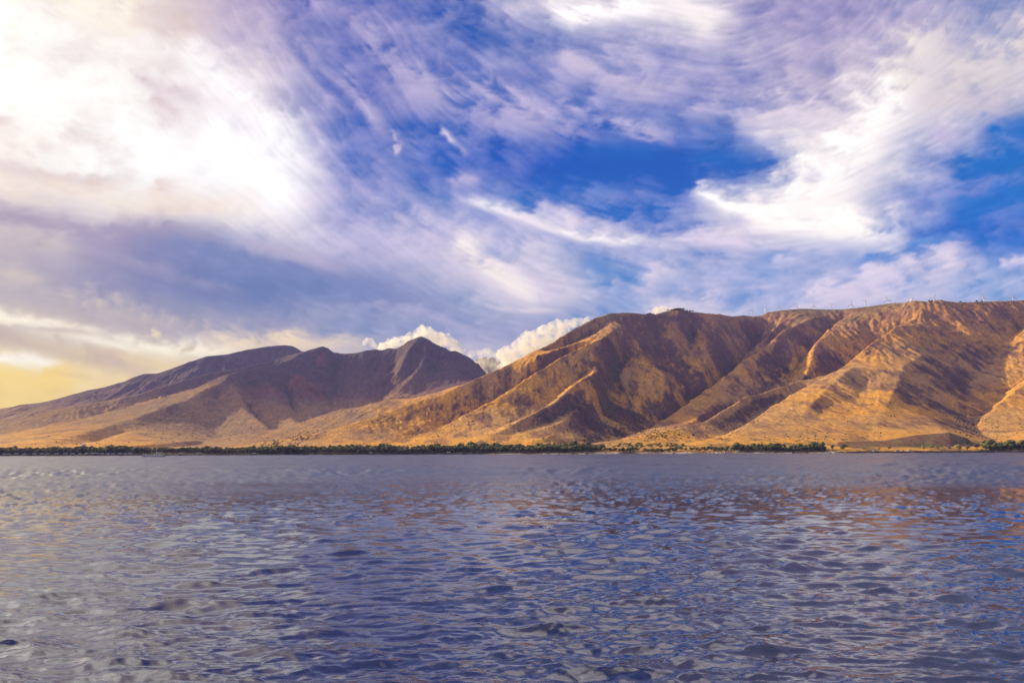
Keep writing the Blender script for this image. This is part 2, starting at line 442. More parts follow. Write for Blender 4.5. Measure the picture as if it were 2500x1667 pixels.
# dark scree mound above the shore on the right
mp = at(np.array([2210.0]), np.array([1080.0]), np.array([1090.0]))[0]
def bump_at(px0, px1, Yc, wy, hh, hx=None):
    xa = at(px0, 1090.0, Yc)[0]; xb = at(px1, 1090.0, Yc)[0]
    t = (XX * (Yc / YY) - xa) / (xb - xa)
    prof = np.interp(t, *hx, left=0, right=0)
    q = np.clip(1 - np.abs((YY - Yc) / wy), 0, 1)
    return hh * prof * q ** 0.8
scr = bump_at(2040, 2400, 1060.0, 62.0, 22.0, ([0, .12, .3, .55, .78, .9, 1], [0, .28, .48, .85, 1.0, .62, 0]))
H = np.maximum(H, scr + 4.0 * (scr > 0.3) - 0.5)
gx, gy = slope(H); gm2 = np.hypot(gx, gy)

# ---- ground cover colours (albedo, with some shade painted in)
C = lambda *c: np.array(c, np.float32)
n_big = fbm(XX / 310, YY / 400, 4, 101)
n_mid = fbm(XX / 40, YY / 130, 4, 111, 0.6)
n_fine = fbm(XX / 9, YY / 34, 3, 121, 0.65)
dry = C(0.64, 0.315, 0.050); straw = C(0.48, 0.27, 0.095); soil = C(0.19, 0.095, 0.078); rockc = C(0.072, 0.040, 0.050)
redc = C(0.235, 0.085, 0.065); greenc = C(0.135, 0.12, 0.050); olive = C(0.10, 0.105, 0.055); lava = C(0.085, 0.05, 0.055)
col = np.empty(H.shape + (3,), np.float32); col[:] = dry
def mixc(c, m):
    global col
    m = np.clip(m, 0, 1)[..., None]
    col = col * (1 - m) + c * m
mixc(straw, sstep(-0.3, 0.5, n_big))
mixc(soil, sstep(0.05, 0.6, n_mid + 0.35 * n_fine) * 0.65)
mixc(rockc, sstep(0.50, 0.85, fbm(XX / 15, YY / 52, 4, 131, 0.65)) * ss * 0.8)
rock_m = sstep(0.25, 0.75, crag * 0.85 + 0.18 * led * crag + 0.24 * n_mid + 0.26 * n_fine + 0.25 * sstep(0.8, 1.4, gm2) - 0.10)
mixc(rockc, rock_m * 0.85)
mixc(rockc * 1.1, sstep(0.10, 0.45, -gx + 0.12 * n_mid + 0.08 * n_fine) * (UU > 0.0) * 0.30)  # more rock on right-falling slopes, also painting their shaded side darker
mixc(rockc * 0.8, sstep(0.50, 0.95, n_mid * 0.6 + n_fine * 0.65) * ss * 0.8)
# upper slopes: redder soil and thin green cover
elev = H / RT / 1000.0
farm = sstep(4300, 6000, YE)
mixc(C(0.185, 0.10, 0.098), sstep(0.34, 0.72, elev + 0.10 * n_big) * 0.42)
mixc(C(0.245, 0.160, 0.095), sstep(-0.10, -0.24, UU) * sstep(1900, 3300, YE) * 0.72)
mixc(redc, sstep(0.25, 0.6, n_mid * 0.5 + n_big * 0.7) * sstep(0.45, 0.7, elev) * 0.55)
mixc(greenc, sstep(0.62, 0.88, elev + 0.15 * n_mid) * sstep(0.6, 0.2, gm) * 0.8)
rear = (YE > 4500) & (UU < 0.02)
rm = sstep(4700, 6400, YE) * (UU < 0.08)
mixc(C(0.110, 0.066, 0.078), rm * 0.85 * sstep(0.20, 0.5, elev))  # cloud shade over the rear mountains painted in as dim purple
mixc(C(0.066, 0.054, 0.066), rm * sstep(0.35, 0.9, elev + 0.3 * n_big) * 0.6)  # second, darker coat of that painted shade towards the peaks
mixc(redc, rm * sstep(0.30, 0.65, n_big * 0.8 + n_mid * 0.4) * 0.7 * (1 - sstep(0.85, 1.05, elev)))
# gully bottoms carry dark scrub
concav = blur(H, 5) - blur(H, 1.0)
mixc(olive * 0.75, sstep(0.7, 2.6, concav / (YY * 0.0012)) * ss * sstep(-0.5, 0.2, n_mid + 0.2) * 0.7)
mixc(lava, (scr > 0.6) * (0.85 + 0.15 * n_fine))
# shore strip: sand, dark boulders on the right and far left
ds = YY - sh
pxs = 1250 + UU * 1944
sand_m = sstep(1150, 1250, pxs) * (1 - sstep(2030, 2090, pxs)) * sstep(-0.6, 0.1, perlin(pxs / 60, 0 * pxs, 14))
mixc(C(0.44, 0.36, 0.27), (ds < 16) * (ds > -5) * sand_m)
mixc(C(0.045, 0.038, 0.036), (ds < 18) * (ds > -5) * np.clip(1 - sand_m, 0, 1))
low = (YY < 1150) & (ds > 18)
mixc(C(0.17, 0.135, 0.06), low * sstep(-0.2, 0.6, n_mid + n_fine) * 0.7)
wood = np.clip(sstep(1475, 1440, pxs) + sstep(1785, 1800, pxs) * sstep(2020, 2000, pxs) + sstep(2400, 2415, pxs), 0, 1)
mixc(C(0.050, 0.045, 0.028), (ds > 4) * (YY < 975) * wood * 0.9)
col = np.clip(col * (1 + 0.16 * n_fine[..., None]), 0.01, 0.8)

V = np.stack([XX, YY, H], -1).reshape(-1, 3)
idx = np.arange(NY * NU).reshape(NY, NU)
F = np.stack([idx[:-1, :-1], idx[:-1, 1:], idx[1:, 1:], idx[1:, :-1]], -1)
# drop the ground nobody could see: far behind the crests on the right
ang = (H - CAM_H) / YY
rmx = np.maximum.accumulate(ang, axis=0)
hid = (rmx - ang) > 0.016
hid = blur(hid.astype(np.float32), 6) > 0.93
keep = ~hid[:-1, :-1]
crestY = np.interp(us, *(lambda q: (q[:, 0], np.exp(q[:, 1])))(densify(CRESTS[1] + CRESTS[0][1:])), left=0, right=4600)
is_front = (YY[:-1, :-1] < np.maximum(crestY, 0)[None, :-1] + 260) | (UU[:-1, :-1] > 0.1)
Bq = densify(CRESTS[7]); o_ = np.argsort(Bq[:, 0])
bY = np.interp(us, Bq[o_, 0], np.exp(Bq[o_, 1]), left=1500, right=5400)
is_front = (YY[:-1, :-1] < bY[None, :-1] + 120) | (UU[:-1, :-1] > 0.13)

def land_mat(name):
    m = new_mat(name, rough=0.95, spec=0.08)
    nt = m.node_tree; N = nt.nodes; L = nt.links; b = N["Principled BSDF"]
    at_ = N.new("ShaderNodeAttribute"); at_.attribute_name = "cover"
    geo = N.new("ShaderNodeNewGeometry")
    mpg = N.new("ShaderNodeMapping"); mpg.inputs["Scale"].default_value = (1.0, 0.30, 0.8)
    L.new(geo.outputs["Position"], mpg.inputs["Vector"])
    def noise(scale, det, rough_):
        z = N.new("ShaderNodeTexNoise"); z.inputs["Scale"].default_value = scale; z.inputs["Detail"].default_value = det
        z.inputs["Roughness"].default_value = rough_
        L.new(mpg.outputs[0], z.inputs["Vector"]); return z
    n1 = noise(0.24, 5, 0.72); n2 = noise(0.055, 4, 0.65)
    mr = N.new("ShaderNodeMapRange"); mr.inputs[1].default_value = 0.3; mr.inputs[2].default_value = 0.7
    mr.inputs[3].default_value = 0.58; mr.inputs[4].default_value = 1.38
    L.new(n1.outputs["Fac"], mr.inputs[0])
    mr2 = N.new("ShaderNodeMapRange"); mr2.inputs[1].default_value = 0.3; mr2.inputs[2].default_value = 0.7
    mr2.inputs[3].default_value = 0.78; mr2.inputs[4].default_value = 1.2
    L.new(n2.outputs["Fac"], mr2.inputs[0])
    mu = N.new("ShaderNodeMath"); mu.operation = 'MULTIPLY'; L.new(mr.outputs[0], mu.inputs[0]); L.new(mr2.outputs[0], mu.inputs[1])
    vm = N.new("ShaderNodeVectorMath"); vm.operation = 'SCALE'; L.new(at_.outputs["Color"], vm.inputs[0]); L.new(mu.outputs[0], vm.inputs["Scale"])
    L.new(vm.outputs[0], b.inputs["Base Color"])
    bp = N.new("ShaderNodeBump"); bp.inputs["Strength"].default_value = 1.0; bp.inputs["Distance"].default_value = 7.0
    n3 = noise(0.075, 7, 0.75)
    L.new(n3.outputs["Fac"], bp.inputs["Height"]); L.new(bp.outputs[0], b.inputs["Normal"])
    return m
LAND = land_mat("dry_hillside")
def land(name, mask):
    f = F[mask & keep].reshape(-1, 4)
    used, inv = np.unique(f.ravel(), return_inverse=True)
    me = mesh_np(name, V[used], inv.reshape(-1, 4), LAND)
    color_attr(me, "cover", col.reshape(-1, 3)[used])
    o = link(name, me); o["kind"] = "structure"
    return o
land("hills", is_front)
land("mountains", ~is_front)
def ground_z(x, y):
    return float(bilin(H, np.array([(math.log(y) - ls[0]) / (ls[1] - ls[0])], np.float32), np.array([(x / y - U0) / (us[1] - us[0])], np.float32))[0])
print("terrain", keep.mean(), time.time() - T0)
# ------------------------------------------------------------------ sky dome with cirrus
# A raster of cloud colour over bearing and elevation: blue gaps, cloud colour and cover are laid out
# coarsely, then broken up by noise combed along the wind direction; stored on the dome's vertices.
RS = 3.0
gx0, gx1, gy0, gy1 = -700.0, 3200.0, -700.0, 1180.0
rx = np.arange(gx0, gx1, RS, dtype=np.float32); ry = np.arange(gy0, gy1, RS, dtype=np.float32)
PX, PY = np.meshgrid(rx, ry)

def grid_interp(vals, xs, ys, px, py, sm=0.0):
    vals = np.asarray(vals, np.float32)
    c = np.interp(px, xs, np.arange(len(xs))); r = np.interp(py, ys, np.arange(len(ys)))
    c0 = np.clip(np.floor(c).astype(int), 0, len(xs) - 2); r0 = np.clip(np.floor(r).astype(int), 0, len(ys) - 2)
    fc = c - c0; fr = r - r0
    fc = fc * fc * (3 - 2 * fc); fr = fr * fr * (3 - 2 * fr)
    if vals.ndim == 3: fc = fc[..., None]; fr = fr[..., None]
    return (vals[r0, c0] * (1 - fc) + vals[r0, c0 + 1] * fc) * (1 - fr) + (vals[r0 + 1, c0] * (1 - fc) + vals[r0 + 1, c0 + 1] * fc) * fr

def anchors(pts, px, py, sig):
    num = 0; den = 1e-12
    for (x, y, *v) in pts:
        w = np.exp(-((px - x) ** 2 + (1.25 * (py - y)) ** 2) / (2 * sig * sig)) + 1e-9
        den = den + w
        num = num + w[..., None] * np.array(v, np.float32)
    return num / den[..., None]

# wind direction field (degrees, image sense: x right, y down)
FLOW = [(300,200,40),(700,200,58),(1000,200,42),(1300,250,32),(1600,250,12),(880,380,75),(1100,350,50),(1400,420,14),(1320,560,20),(1200,690,42),(1000,600,30),
        (800,650,14),(400,620,6),(300,480,6),(200,860,15),(1800,150,-25),(2080,330,-55),(2250,100,-72),(2420,250,-12),(1800,520,16),(2000,570,5),(2200,680,-26),
        (2000,760,-22),(1650,720,-50),(2400,450,-14),(460,750,80),(1500,80,20),(1500,600,20),(1700,400,-5),(1100,790,10),(600,850,4),(700,450,50)]
fv = anchors([(x, y, math.cos(2 * R(a)), math.sin(2 * R(a))) for x, y, a in FLOW], PX, PY, 230)
ang = 0.5 * np.arctan2(fv[..., 1], fv[..., 0]) + 0.30 * perlin(PX / 180, PY / 120, 201)
vx, vy = np.cos(ang).astype(np.float32), np.sin(ang).astype(np.float32)
Hh, Ww = PX.shape
rr0, cc0 = np.meshgrid(np.arange(Hh, dtype=np.float32), np.arange(Ww, dtype=np.float32), indexing='ij')
def comb(N, step, n):
    acc = N.copy(); ws = 1.0
    for sgn in (1, -1):
        r, c = rr0.copy(), cc0.copy()
        for i in range(n):
            a = bilin(vx, r, c); b = bilin(vy, r, c)
            c += sgn * step * a; r += sgn * step * b
            w = 0.5 + 0.5 * math.cos(math.pi * (i + 1) / (n + 1))
            acc += w * bilin(N, r, c); ws += w
    o = acc / ws
    return (o - o.mean()) / o.std()
NA = fbm(PX / 11, PY / 11, 3, 211, 0.8)
NB = fbm(PX / 34, PY / 34, 3, 221, 0.7)
TA = comb(NA, 1.6, 16)
TB = comb(NB, 3.0, 13)
TC = fbm(PX / 170 + 0.5 * TB * 0.1, PY / 95, 5, 231); TC /= TC.std()
TD = fbm((PX + 5 * TA + 9 * TC) / 62, (PY + 3 * TB + 6 * TC) / 46, 5, 241, 0.62); TD /= TD.std()
TEX = 0.09 * TA + 0.22 * TB + 0.42 * TC + 0.38 * TD
print("sky texture", time.time() - T0)

gxs = np.arange(0, 2501, 125)
gys = [0, 100, 200, 300, 400, 500, 600, 700, 800, 900]
COVER = [
 [1,1,1,.97,.88,.60,.22,.36,.30,.24,.45,1.,.92,.95,.95,.45,.52,.58,.55,.42,.5],
 [1,1,1,1.,.92,.75,.30,.38,.50,.20,.22,.28,.50,.60,.72,.52,.60,.72,.95,.62,.65],
 [1,1,1,.95,.95,.92,.52,.34,.60,.50,.38,.58,.62,.62,.55,.52,.62,.85,1.,.78,.88],
 [.97,.97,1,1,1,.93,.58,.22,.34,.42,.42,.40,.34,.16,.30,.62,.82,1.,.86,.62,.22],
 [.92,.92,1,1,1,1,.88,.28,.18,.14,.12,.03,.0,.0,.06,.30,.92,.9,.42,.08,.06],
 [.72,.80,.92,.95,.97,1.,.97,.50,.36,.46,.30,.16,.20,.24,.60,.95,1.,.78,.36,.14,.12],
 [.55,.42,.22,.10,.18,.52,.80,.78,.80,.84,.78,.62,.42,.46,.50,.62,.62,.42,.12,.12,.15],
 [.62,.56,.40,.20,.08,.05,.12,.36,.58,.66,.90,.82,.32,.62,.66,.46,.58,.78,.80,.62,.50],
 [.80,.78,.72,.62,.50,.30,.26,.28,.30,.34,.40,.42,.45,.80,.84,.82,.82,.82,.82,.78,.7],
 [.80,.78,.75,.72,.65,.55,.50,.50,.50,.50,.50,.50,.50,.8,.8,.8,.8,.8,.8,.8,.8]]
GX = [0, 300, 600, 900, 1250, 1600, 2000, 2500]
GY = [0, 200, 400, 550, 700, 800, 900, 1100]
GAP = [
 [(205,195,200),(160,150,180),(110,110,180),(48,88,178),(40,90,176),(100,110,180),(110,115,180),(80,120,185)],
 [(215,205,205),(190,175,190),(125,125,185),(52,92,182),(32,92,182),(78,108,188),(105,115,185),(60,115,190)],
 [(200,188,195),(200,188,195),(130,135,195),(48,102,188),(0,86,188),(0,88,186),(40,105,190),(0,110,198)],
 [(170,155,175),(150,140,175),(135,145,190),(105,132,195),(60,120,198),(8,104,196),(8,104,198),(0,104,202)],
 [(160,154,170),(122,130,172),(98,122,172),(100,128,180),(92,138,194),(52,132,202),(70,140,208),(60,140,208)],
 [(190,170,150),(172,160,165),(132,142,176),(126,146,186),(126,148,190),(96,146,206),(110,156,214),(110,156,214)],
 [(248,206,98),(230,194,118),(205,190,165),(178,172,180),(150,160,196),(130,160,210),(140,170,216),(140,170,216)],
 [(252,212,95),(244,204,110),(226,205,165),(205,190,185),(190,185,205),(180,190,215),(180,190,215),(180,190,215)]]
CLD = [
 [(252,248,240),(240,226,218),(210,192,212),(184,172,212),(238,226,236),(246,236,240),(198,182,212),(205,195,215)],
 [(255,253,248),(250,242,236),(240,226,232),(178,168,210),(178,172,214),(204,192,220),(222,208,220),(226,216,220)],
 [(250,240,230),(255,254,250),(255,252,252),(196,184,222),(176,176,220),(150,160,215),(252,242,240),(210,200,225)],
 [(214,200,204),(240,226,218),(250,240,238),(206,196,226),(214,206,230),(232,220,232),(250,238,236),(160,170,220)],
 [(204,194,190),(176,166,184),(160,160,190),(196,190,216),(226,216,224),(214,206,228),(206,200,228),(205,205,230)],
 [(226,208,180),(200,186,178),(190,180,184),(190,184,200),(196,190,212),(216,208,224),(222,212,226),(222,212,228)],
 [(255,232,150),(252,228,168),(240,218,186),(226,206,190),(220,206,206),(224,214,222),(226,216,226),(226,216,226)],
 [(255,220,105),(252,218,120),(240,214,175),(226,206,190),(220,206,206),(224,214,222),(226,216,226),(226,216,226)]]
cov = grid_interp(COVER, gxs, gys, PX, PY)
gap = srgb(grid_interp(GAP, GX, GY, PX, PY)).astype(np.float32)
cld = srgb(grid_interp(CLD, GX, GY, PX, PY)).astype(np.float32)
soft = sstep(900, 350, PX) * sstep(1500, 200, PX)           # the bright veil on the left is smooth
amp = 0.185 * (1 - 0.7 * soft)
k = np.clip(cov * 1.04 - 0.05 + amp * TEX * (0.03 + 2.0 * np.sqrt(np.clip(cov * (1.05 - cov), 0, 1))), 0, 1)
sky = gap * (1 - k[..., None]) + cld * k[..., None]

def stroke(pts, w, a, rgb, tex=0.5, side=0.0, gain=1.0, taper=0.25):
    """soft brush along a line; side > 0 keeps the lower edge crisp, < 0 the upper one"""
    global sky
    p = np.array(pts, float)
    seg = np.hypot(*(p[1:] - p[:-1]).T); cum = np.concatenate([[0], np.cumsum(seg)])
    m = (PX > p[:, 0].min() - 4 * w) & (PX < p[:, 0].max() + 4 * w) & (PY > p[:, 1].min() - 4 * w) & (PY < p[:, 1].max() + 4 * w)
    if not m.any(): return
    rs = np.where(m.any(1))[0]; cs = np.where(m.any(0))[0]
    sl = (slice(rs[0], rs[-1] + 1), slice(cs[0], cs[-1] + 1))
    x = PX[sl] + 6 * TD[sl] + 2 * TB[sl]; y = PY[sl] + 0.05 * w * TB[sl] + 0.26 * w * TD[sl] + 0.12 * w * TC[sl]
    best = np.full(x.shape, 1e9); tt = np.zeros(x.shape); sg = np.zeros(x.shape)
    for i in range(len(p) - 1):
        d = p[i + 1] - p[i]; L2 = (d ** 2).sum()
        t = np.clip(((x - p[i, 0]) * d[0] + (y - p[i, 1]) * d[1]) / L2, 0, 1)
        ex = x - (p[i, 0] + t * d[0]); ey = y - (p[i, 1] + t * d[1])
        q = np.hypot(ex, ey); c = (d[0] * ey - d[1] * ex) / math.sqrt(L2)
        b = q < best
        best = np.where(b, q, best); tt = np.where(b, (cum[i] + t * seg[i]) / cum[-1], tt); sg = np.where(b, c, sg)
    ww = w * np.where(sg * side > 0, 1 - 0.8 * abs(side), 1 + 0.3 * abs(side))
    fall = np.exp(-(best / ww) ** 2 * 0.9)
    tp = np.clip(np.minimum(tt, 1 - tt) / max(taper, 1e-3), 0, 1) if taper > 0 else 1.0
    al = np.clip(a * fall * (tp ** 0.7 if taper > 0 else 1) * (1 + tex * TEX[sl] * 0.8), 0, 1)[..., None]
    sky[sl] = sky[sl] * (1 - al) + (srgb(rgb) * gain).astype(np.float32) * al

W_ = (255, 249, 244)
# bright veil on the left
stroke([(-300,120),(150,200),(330,330),(430,420)], 150, .62, (255,254,250), .3, gain=1.0, taper=.15)
stroke([(300,60),(470,150),(590,240),(680,330),(735,430),(730,500)], 48, .7, (255,252,250), .25, gain=1.04)
stroke([(480,300),(600,400),(690,480),(740,535)], 42, .85, (255,253,250), .2, gain=1.08)
stroke([(130,-40),(260,10),(370,60)], 60, .8, (255,246,228), .1, gain=1.0)
stroke([(360,20),(430,60),(480,120)], 50, .5, (236,220,214), .4)
stroke([(310,175),(390,215),(470,235),(500,236)], 17, .8, (226,208,214), .6)
stroke([(370,225),(400,260),(450,290)], 18, .6, (232,216,220), .6)
stroke([(380,235),(400,300),(500,345)], 22, .4, (240,226,228), .6)
stroke([(-200,300),(0,305),(60,330)], 40, .5, (226,210,206), .3)
stroke([(-200,380),(0,400),(120,436),(240,446),(340,425)], 17, .62, (214,198,200), .3)
stroke([(-300,470),(0,470),(180,470),(330,500),(520,510),(640,500)], 34, .55, (250,234,214), .3, side=.6, taper=.1)
stroke([(-300,520),(0,530),(120,545),(260,562),(430,565),(560,560)], 24, .6, (150,138,172), .3, taper=.2)
stroke([(300,590),(480,610),(620,640),(800,690),(1000,730),(1150,755)], 36, .8, (114,132,180), .3)
stroke([(560,585),(700,620),(850,665)], 16, .5, (196,182,206), .4)
stroke([(180,600),(330,640),(480,690),(620,720)], 15, .32, (176,166,190), .5)
stroke([(230,725),(380,745),(520,770)], 20, .55, (126,140,174), .4)
stroke([(-200,560),(20,575),(120,600),(220,640)], 26, .45, (204,192,186), .9)
stroke([(-200,640),(60,690),(200,730),(330,765),(470,790)], 30, .42, (206,192,180), 1.0)
for (x, y) in [(180,735),(215,745),(255,742),(290,752),(325,752),(365,765),(400,770),(435,778),(470,782),(505,795)]:
    stroke([(x,y-22),(x-6,y),(x-14,y+26)], 7, .36, (214,200,182), .8, taper=.4)
stroke([(250,470),(330,480),(400,470)], 10, .0, W_)
# yellow horizon on the left
stroke([(-300,740),(0,775),(120,800),(260,830),(400,852),(520,855),(640,850)], 19, .95, (255,246,216), .25, gain=1.05, taper=.12)
stroke([(-300,870),(0,868),(60,872),(160,890)], 18, .95, (255,250,232), .15, gain=1.06, taper=.1)
stroke([(-300,800),(0,822),(90,846),(200,872),(320,900),(400,908)], 17, .7, (206,186,164), .35, taper=.12)
stroke([(-300,790),(60,800),(200,812),(330,838)], 8, .5, (196,180,168), .35)
stroke([(480,842),(600,836),(760,838),(900,842)], 24, .8, (246,222,184), .3)
stroke([(100,905),(190,915),(250,925)], 6, .4, (214,188,140), .5)
stroke([(-300,960),(0,965),(200,950)], 40, .6, (252,218,110), .2, taper=.1)
stroke([(-300,905),(0,915),(110,925),(200,925)], 22, .75, (253,216,104), .15, gain=1.05, taper=.1)
stroke([(440,860),(470,846),(476,838)], 6, .7, (196,170,120), .5, taper=.2)
stroke([(372,800),(385,818),(390,828)], 6, .9, (244,224,170), .8, taper=.2)
stroke([(372,818),(398,815)], 6, .8, (244,224,170), .8, taper=.2)
# middle: combed cirrus
stroke([(720,-20),(800,40),(900,110),(960,170)], 24, .45, (176,166,208), 1.2)
stroke([(850,60),(950,130),(1040,210),(1110,260)], 34, .50, (196,184,216), 1.1)
stroke([(930,160),(1050,220),(1180,290),(1300,330)], 40, .42, (184,176,214), 1.2)
stroke([(1100,200),(1250,260),(1400,310),(1480,325)], 34, .52, (200,188,220), 1.1)
stroke([(1350,150),(1500,190),(1620,230)], 40, .50, (204,192,218), 1.0)
stroke([(1330,220),(1450,290),(1560,335),(1660,352)], 22, .5, (204,194,224), 1.0, side=.7)
stroke([(830,170),(880,230),(920,300),(960,340)], 17, .5, (188,178,214), 1.1)
stroke([(958,300),(966,335),(966,372),(985,345)], 6, .7, (206,192,220), .8)
stroke([(1060,300),(1090,328),(1112,352)], 6, .95, (244,232,238), .5)
stroke([(1090,330),(1130,365),(1150,385)], 8, .4, (200,190,222), .8)
stroke([(1090,455),(1140,440),(1180,450)], 14, .45, (196,186,220), 1.0)
stroke([(740,300),(790,330),(820,340)], 6, .5, (204,194,220), .8)
stroke([(1330,20),(1400,45),(1480,30),(1620,10)], 36, .95, (255,248,246), .5, side=.4, gain=1.1)
stroke([(1600,-60),(1680,20),(1720,60),(1790,20)], 40, .85, (250,240,240), .5)
stroke([(1120,70),(1190,90),(1250,120)], 20, .55, (40,92,176), .8)
stroke([(780,30),(860,90),(930,140)], 18, .35, (50,94,180), .8)
# long bright streak and fan
stroke([(1130,490),(1240,520),(1330,552),(1420,580),(1520,592),(1600,586)], 15, .97, (255,246,244), .45, side=.5, gain=1.05)
stroke([(1200,520),(1330,545),(1450,566),(1560,585)], 26, .6, (228,216,232), .8, side=.4)
stroke([(1560,575),(1680,588),(1800,600),(1950,606),(2060,604)], 17, .75, (226,214,234), .6, side=.7)
stroke([(1380,545),(1330,500),(1300,480)], 11, .4, (196,190,224), 1.1)
stroke([(1420,560),(1460,530),(1500,500)], 10, .4, (190,186,224), 1.1)
stroke([(1500,560),(1540,530),(1565,515)], 8, .35, (190,186,224), 1.1)
stroke([(1360,425),(1450,445),(1540,468)], 5, .32, (96,142,212), .8)
stroke([(1380,450),(1470,470),(1530,475)], 6, .3, (96,142,212), .8)
stroke([(900,560),(1050,610),(1180,670),(1290,730),(1350,745)], 52, .62, (212,202,226), .7, side=.35)
stroke([(1090,590),(1190,650),(1270,705),(1330,745)], 30, .95, (250,238,232), .55, side=.2)
stroke([(1240,640),(1330,690),(1390,730)], 30, .5, (216,206,230), .5)
stroke([(1180,745),(1260,758),(1370,760)], 6, .7, (232,220,226), .5)
stroke([(870,740),(980,752),(1080,775)], 11, .4, (176,172,204), .8)
stroke([(1000,770),(1150,800),(1290,815)], 13, .38, (176,172,206), .6)
stroke([(940,800),(1060,812),(1150,830)], 12, .3, (168,168,204), .6)
# comma cloud on the right
stroke([(1700,470),(1770,500),(1860,528),(1960,546),(2080,562),(2220,585)], 34, .97, (255,247,240), .35, side=-.0, gain=1.1, taper=.15)
stroke([(1690,462),(1780,508),(1900,538)], 12, 1., (255,250,246), .4, side=.7, gain=1.1)
stroke([(1860,490),(1950,475),(2040,430),(2085,370),(2130,300),(2190,230),(2240,170)], 58, .97, (255,247,243), .35, gain=1.08, taper=.12)
stroke([(2190,230),(2240,140),(2230,60)], 62, .75, (238,228,224), .4)
stroke([(2250,210),(2380,190),(2520,120),(2700,90)], 56, .75, (226,214,214), .35)
stroke([(2200,250),(2350,255),(2520,250)], 36, .65, (224,210,216), .4, side=.5)
stroke([(1780,300),(1900,275),(2030,280),(2120,290)], 40, .70, (232,218,230), .6)
stroke([(1650,270),(1760,265),(1850,290)], 22, .4, (224,210,228), .7)
stroke([(1880,430),(1920,415),(1935,440),(1905,445)], 9, .85, (248,236,240), .5)
stroke([(1960,440),(1990,430),(2010,425)], 8, .3, (120,130,200), .5)
stroke([(1650,480),(1760,530),(1850,560)], 16, .35, (150,155,212), .7)
stroke([(1660,560),(1740,555),(1830,580)], 14, .5, (234,220,234), .7)
stroke([(2100,490),(2200,490),(2330,480),(2430,455),(2520,430)], 18, .55, (146,156,216), .5, side=.7)
stroke([(2260,320),(2310,340),(2350,335)], 18, .55, (196,186,222), .7)
stroke([(2000,600),(2150,600),(2240,585)], 14, .5, (218,208,232), .6)
stroke([(2380,270),(2450,276),(2560,270)], 22, .0, W_)
stroke([(2300,520),(2420,480),(2560,460)], 34, .8, (0,114,203), .2, side=-.5)
stroke([(2380,330),(2440,330),(2560,310)], 34, .85, (0,110,200), .3)
stroke([(1690,300),(1760,330),(1850,350)], 10, .4, (20,104,192), .6)
stroke([(1680,385),(1800,385),(1880,370)], 18, .6, (0,102,192), .5)
stroke([(1380,360),(1500,372),(1640,370)], 20, .5, (0,100,190), .4)
stroke([(1400,625),(1450,640),(1500,680)], 22, .65, (30,126,200), .6)
# lower right fan of streaks
stroke([(1900,770),(2060,705),(2200,655),(2310,615),(2390,595)], 26, .62, (226,214,232), .9, side=-.3)
stroke([(2050,760),(2200,700),(2320,660),(2420,660)], 30, .62, (224,212,230), .9)
stroke([(1950,700),(2050,668),(2130,640)], 8, .4, (200,200,230), .8)
stroke([(1880,650),(1960,625),(2050,600)], 7, .4, (206,204,232), .8)
stroke([(1840,640),(1900,618),(1960,606)], 12, .5, (40,128,206), .5)
stroke([(2050,650),(2180,625),(2330,575)], 16, .55, (36,126,206), .6)
stroke([(2150,610),(2250,590),(2380,570)], 8, .35, (120,160,220), .8)
stroke([(2440,645),(2520,640)], 12, .6, (226,216,234), .7, taper=.1)
stroke([(1560,720),(1620,660),(1660,650)], 18, .5, (222,210,228), 1.0)
stroke([(1450,690),(1500,700),(1530,680)], 12, .4, (190,190,224), 1.2)
stroke([(1570,760),(1700,740),(1850,745)], 28, .55, (224,212,222), .8)
stroke([(1640,690),(1660,715),(1650,735)], 9, .45, (110,150,210), .8)
sky *= (1 + 0.016 * TA * (1 - 0.7 * soft) + 0.015 * TD)[..., None]
veil = soft * sstep(0.6, 0.95, cov)
sky *= (1 - veil[..., None] * np.array([0.05, 0.075, 0.075], np.float32) * np.clip(TC + 0.5 * TD + 0.15 * TB + 0.25, 0, 3)[..., None])
sky = np.clip(sky, 0.0, 3.0)
# the veil scatters the sunlight most strongly round the sun's bearing
sunp = (1250 + 1944 * math.tan(R(-40)), 520.0)
glow = np.exp(-(((PX - 60) / 520) ** 2 + ((PY - 250) / 300) ** 2))
sky = sky * (1 + 0.0 * glow[..., None] * sstep(0.55, 1.0, sky.mean(-1))[..., None])
hot = np.clip(0.05 * sstep(1000, 500, PX) * sstep(620, 400, PY) + sstep(0, -200, PY) + sstep(50, -250, PX) + 0.03, 0, 1)
sky = sky * (1 + 1.7 * hot * sstep(0.66, 1.15, sky.mean(-1)))[..., None]      # mostly unseen cloud above and left of the frame, brightened for the water's reflections

azs = np.unique(np.concatenate([np.linspace(-180, -44, 60), np.linspace(-44, 44, 830), np.linspace(44, 180, 60)]))
els = np.unique(np.concatenate([np.linspace(-4, 3, 10), np.linspace(3, 35, 345), np.linspace(36, 90, 36)]))
AZ, EL = np.meshgrid(azs, els)
def fold(a, m):
    t = np.mod(a + m, 4 * m); return np.where(t < 2 * m, t - m, 3 * m - t)
azf = fold(AZ, 46.0)
elf = np.where(EL > 40, 40 - (EL - 40) * 0.36, EL)
dx, dy, dz = np.cos(R(1) * elf) * np.sin(R(1) * azf), np.cos(R(1) * elf) * np.cos(R(1) * azf), np.sin(R(1) * elf)
cv = np.stack([dx, dy, dz], -1) @ CRn
qx = 1250 + FOC * cv[..., 0] / -cv[..., 2]; qy = 833.5 - FOC * cv[..., 1] / -cv[..., 2]
rr = (qy - gy0) / RS; cc = (qx - gx0) / RS
scol = np.stack([bilin(np.ascontiguousarray(sky[..., i]), rr, cc) for i in range(3)], -1)
zen = sstep(60, 86, EL)[..., None]
scol = scol * (1 - zen) + srgb((150, 150, 196)) * zen
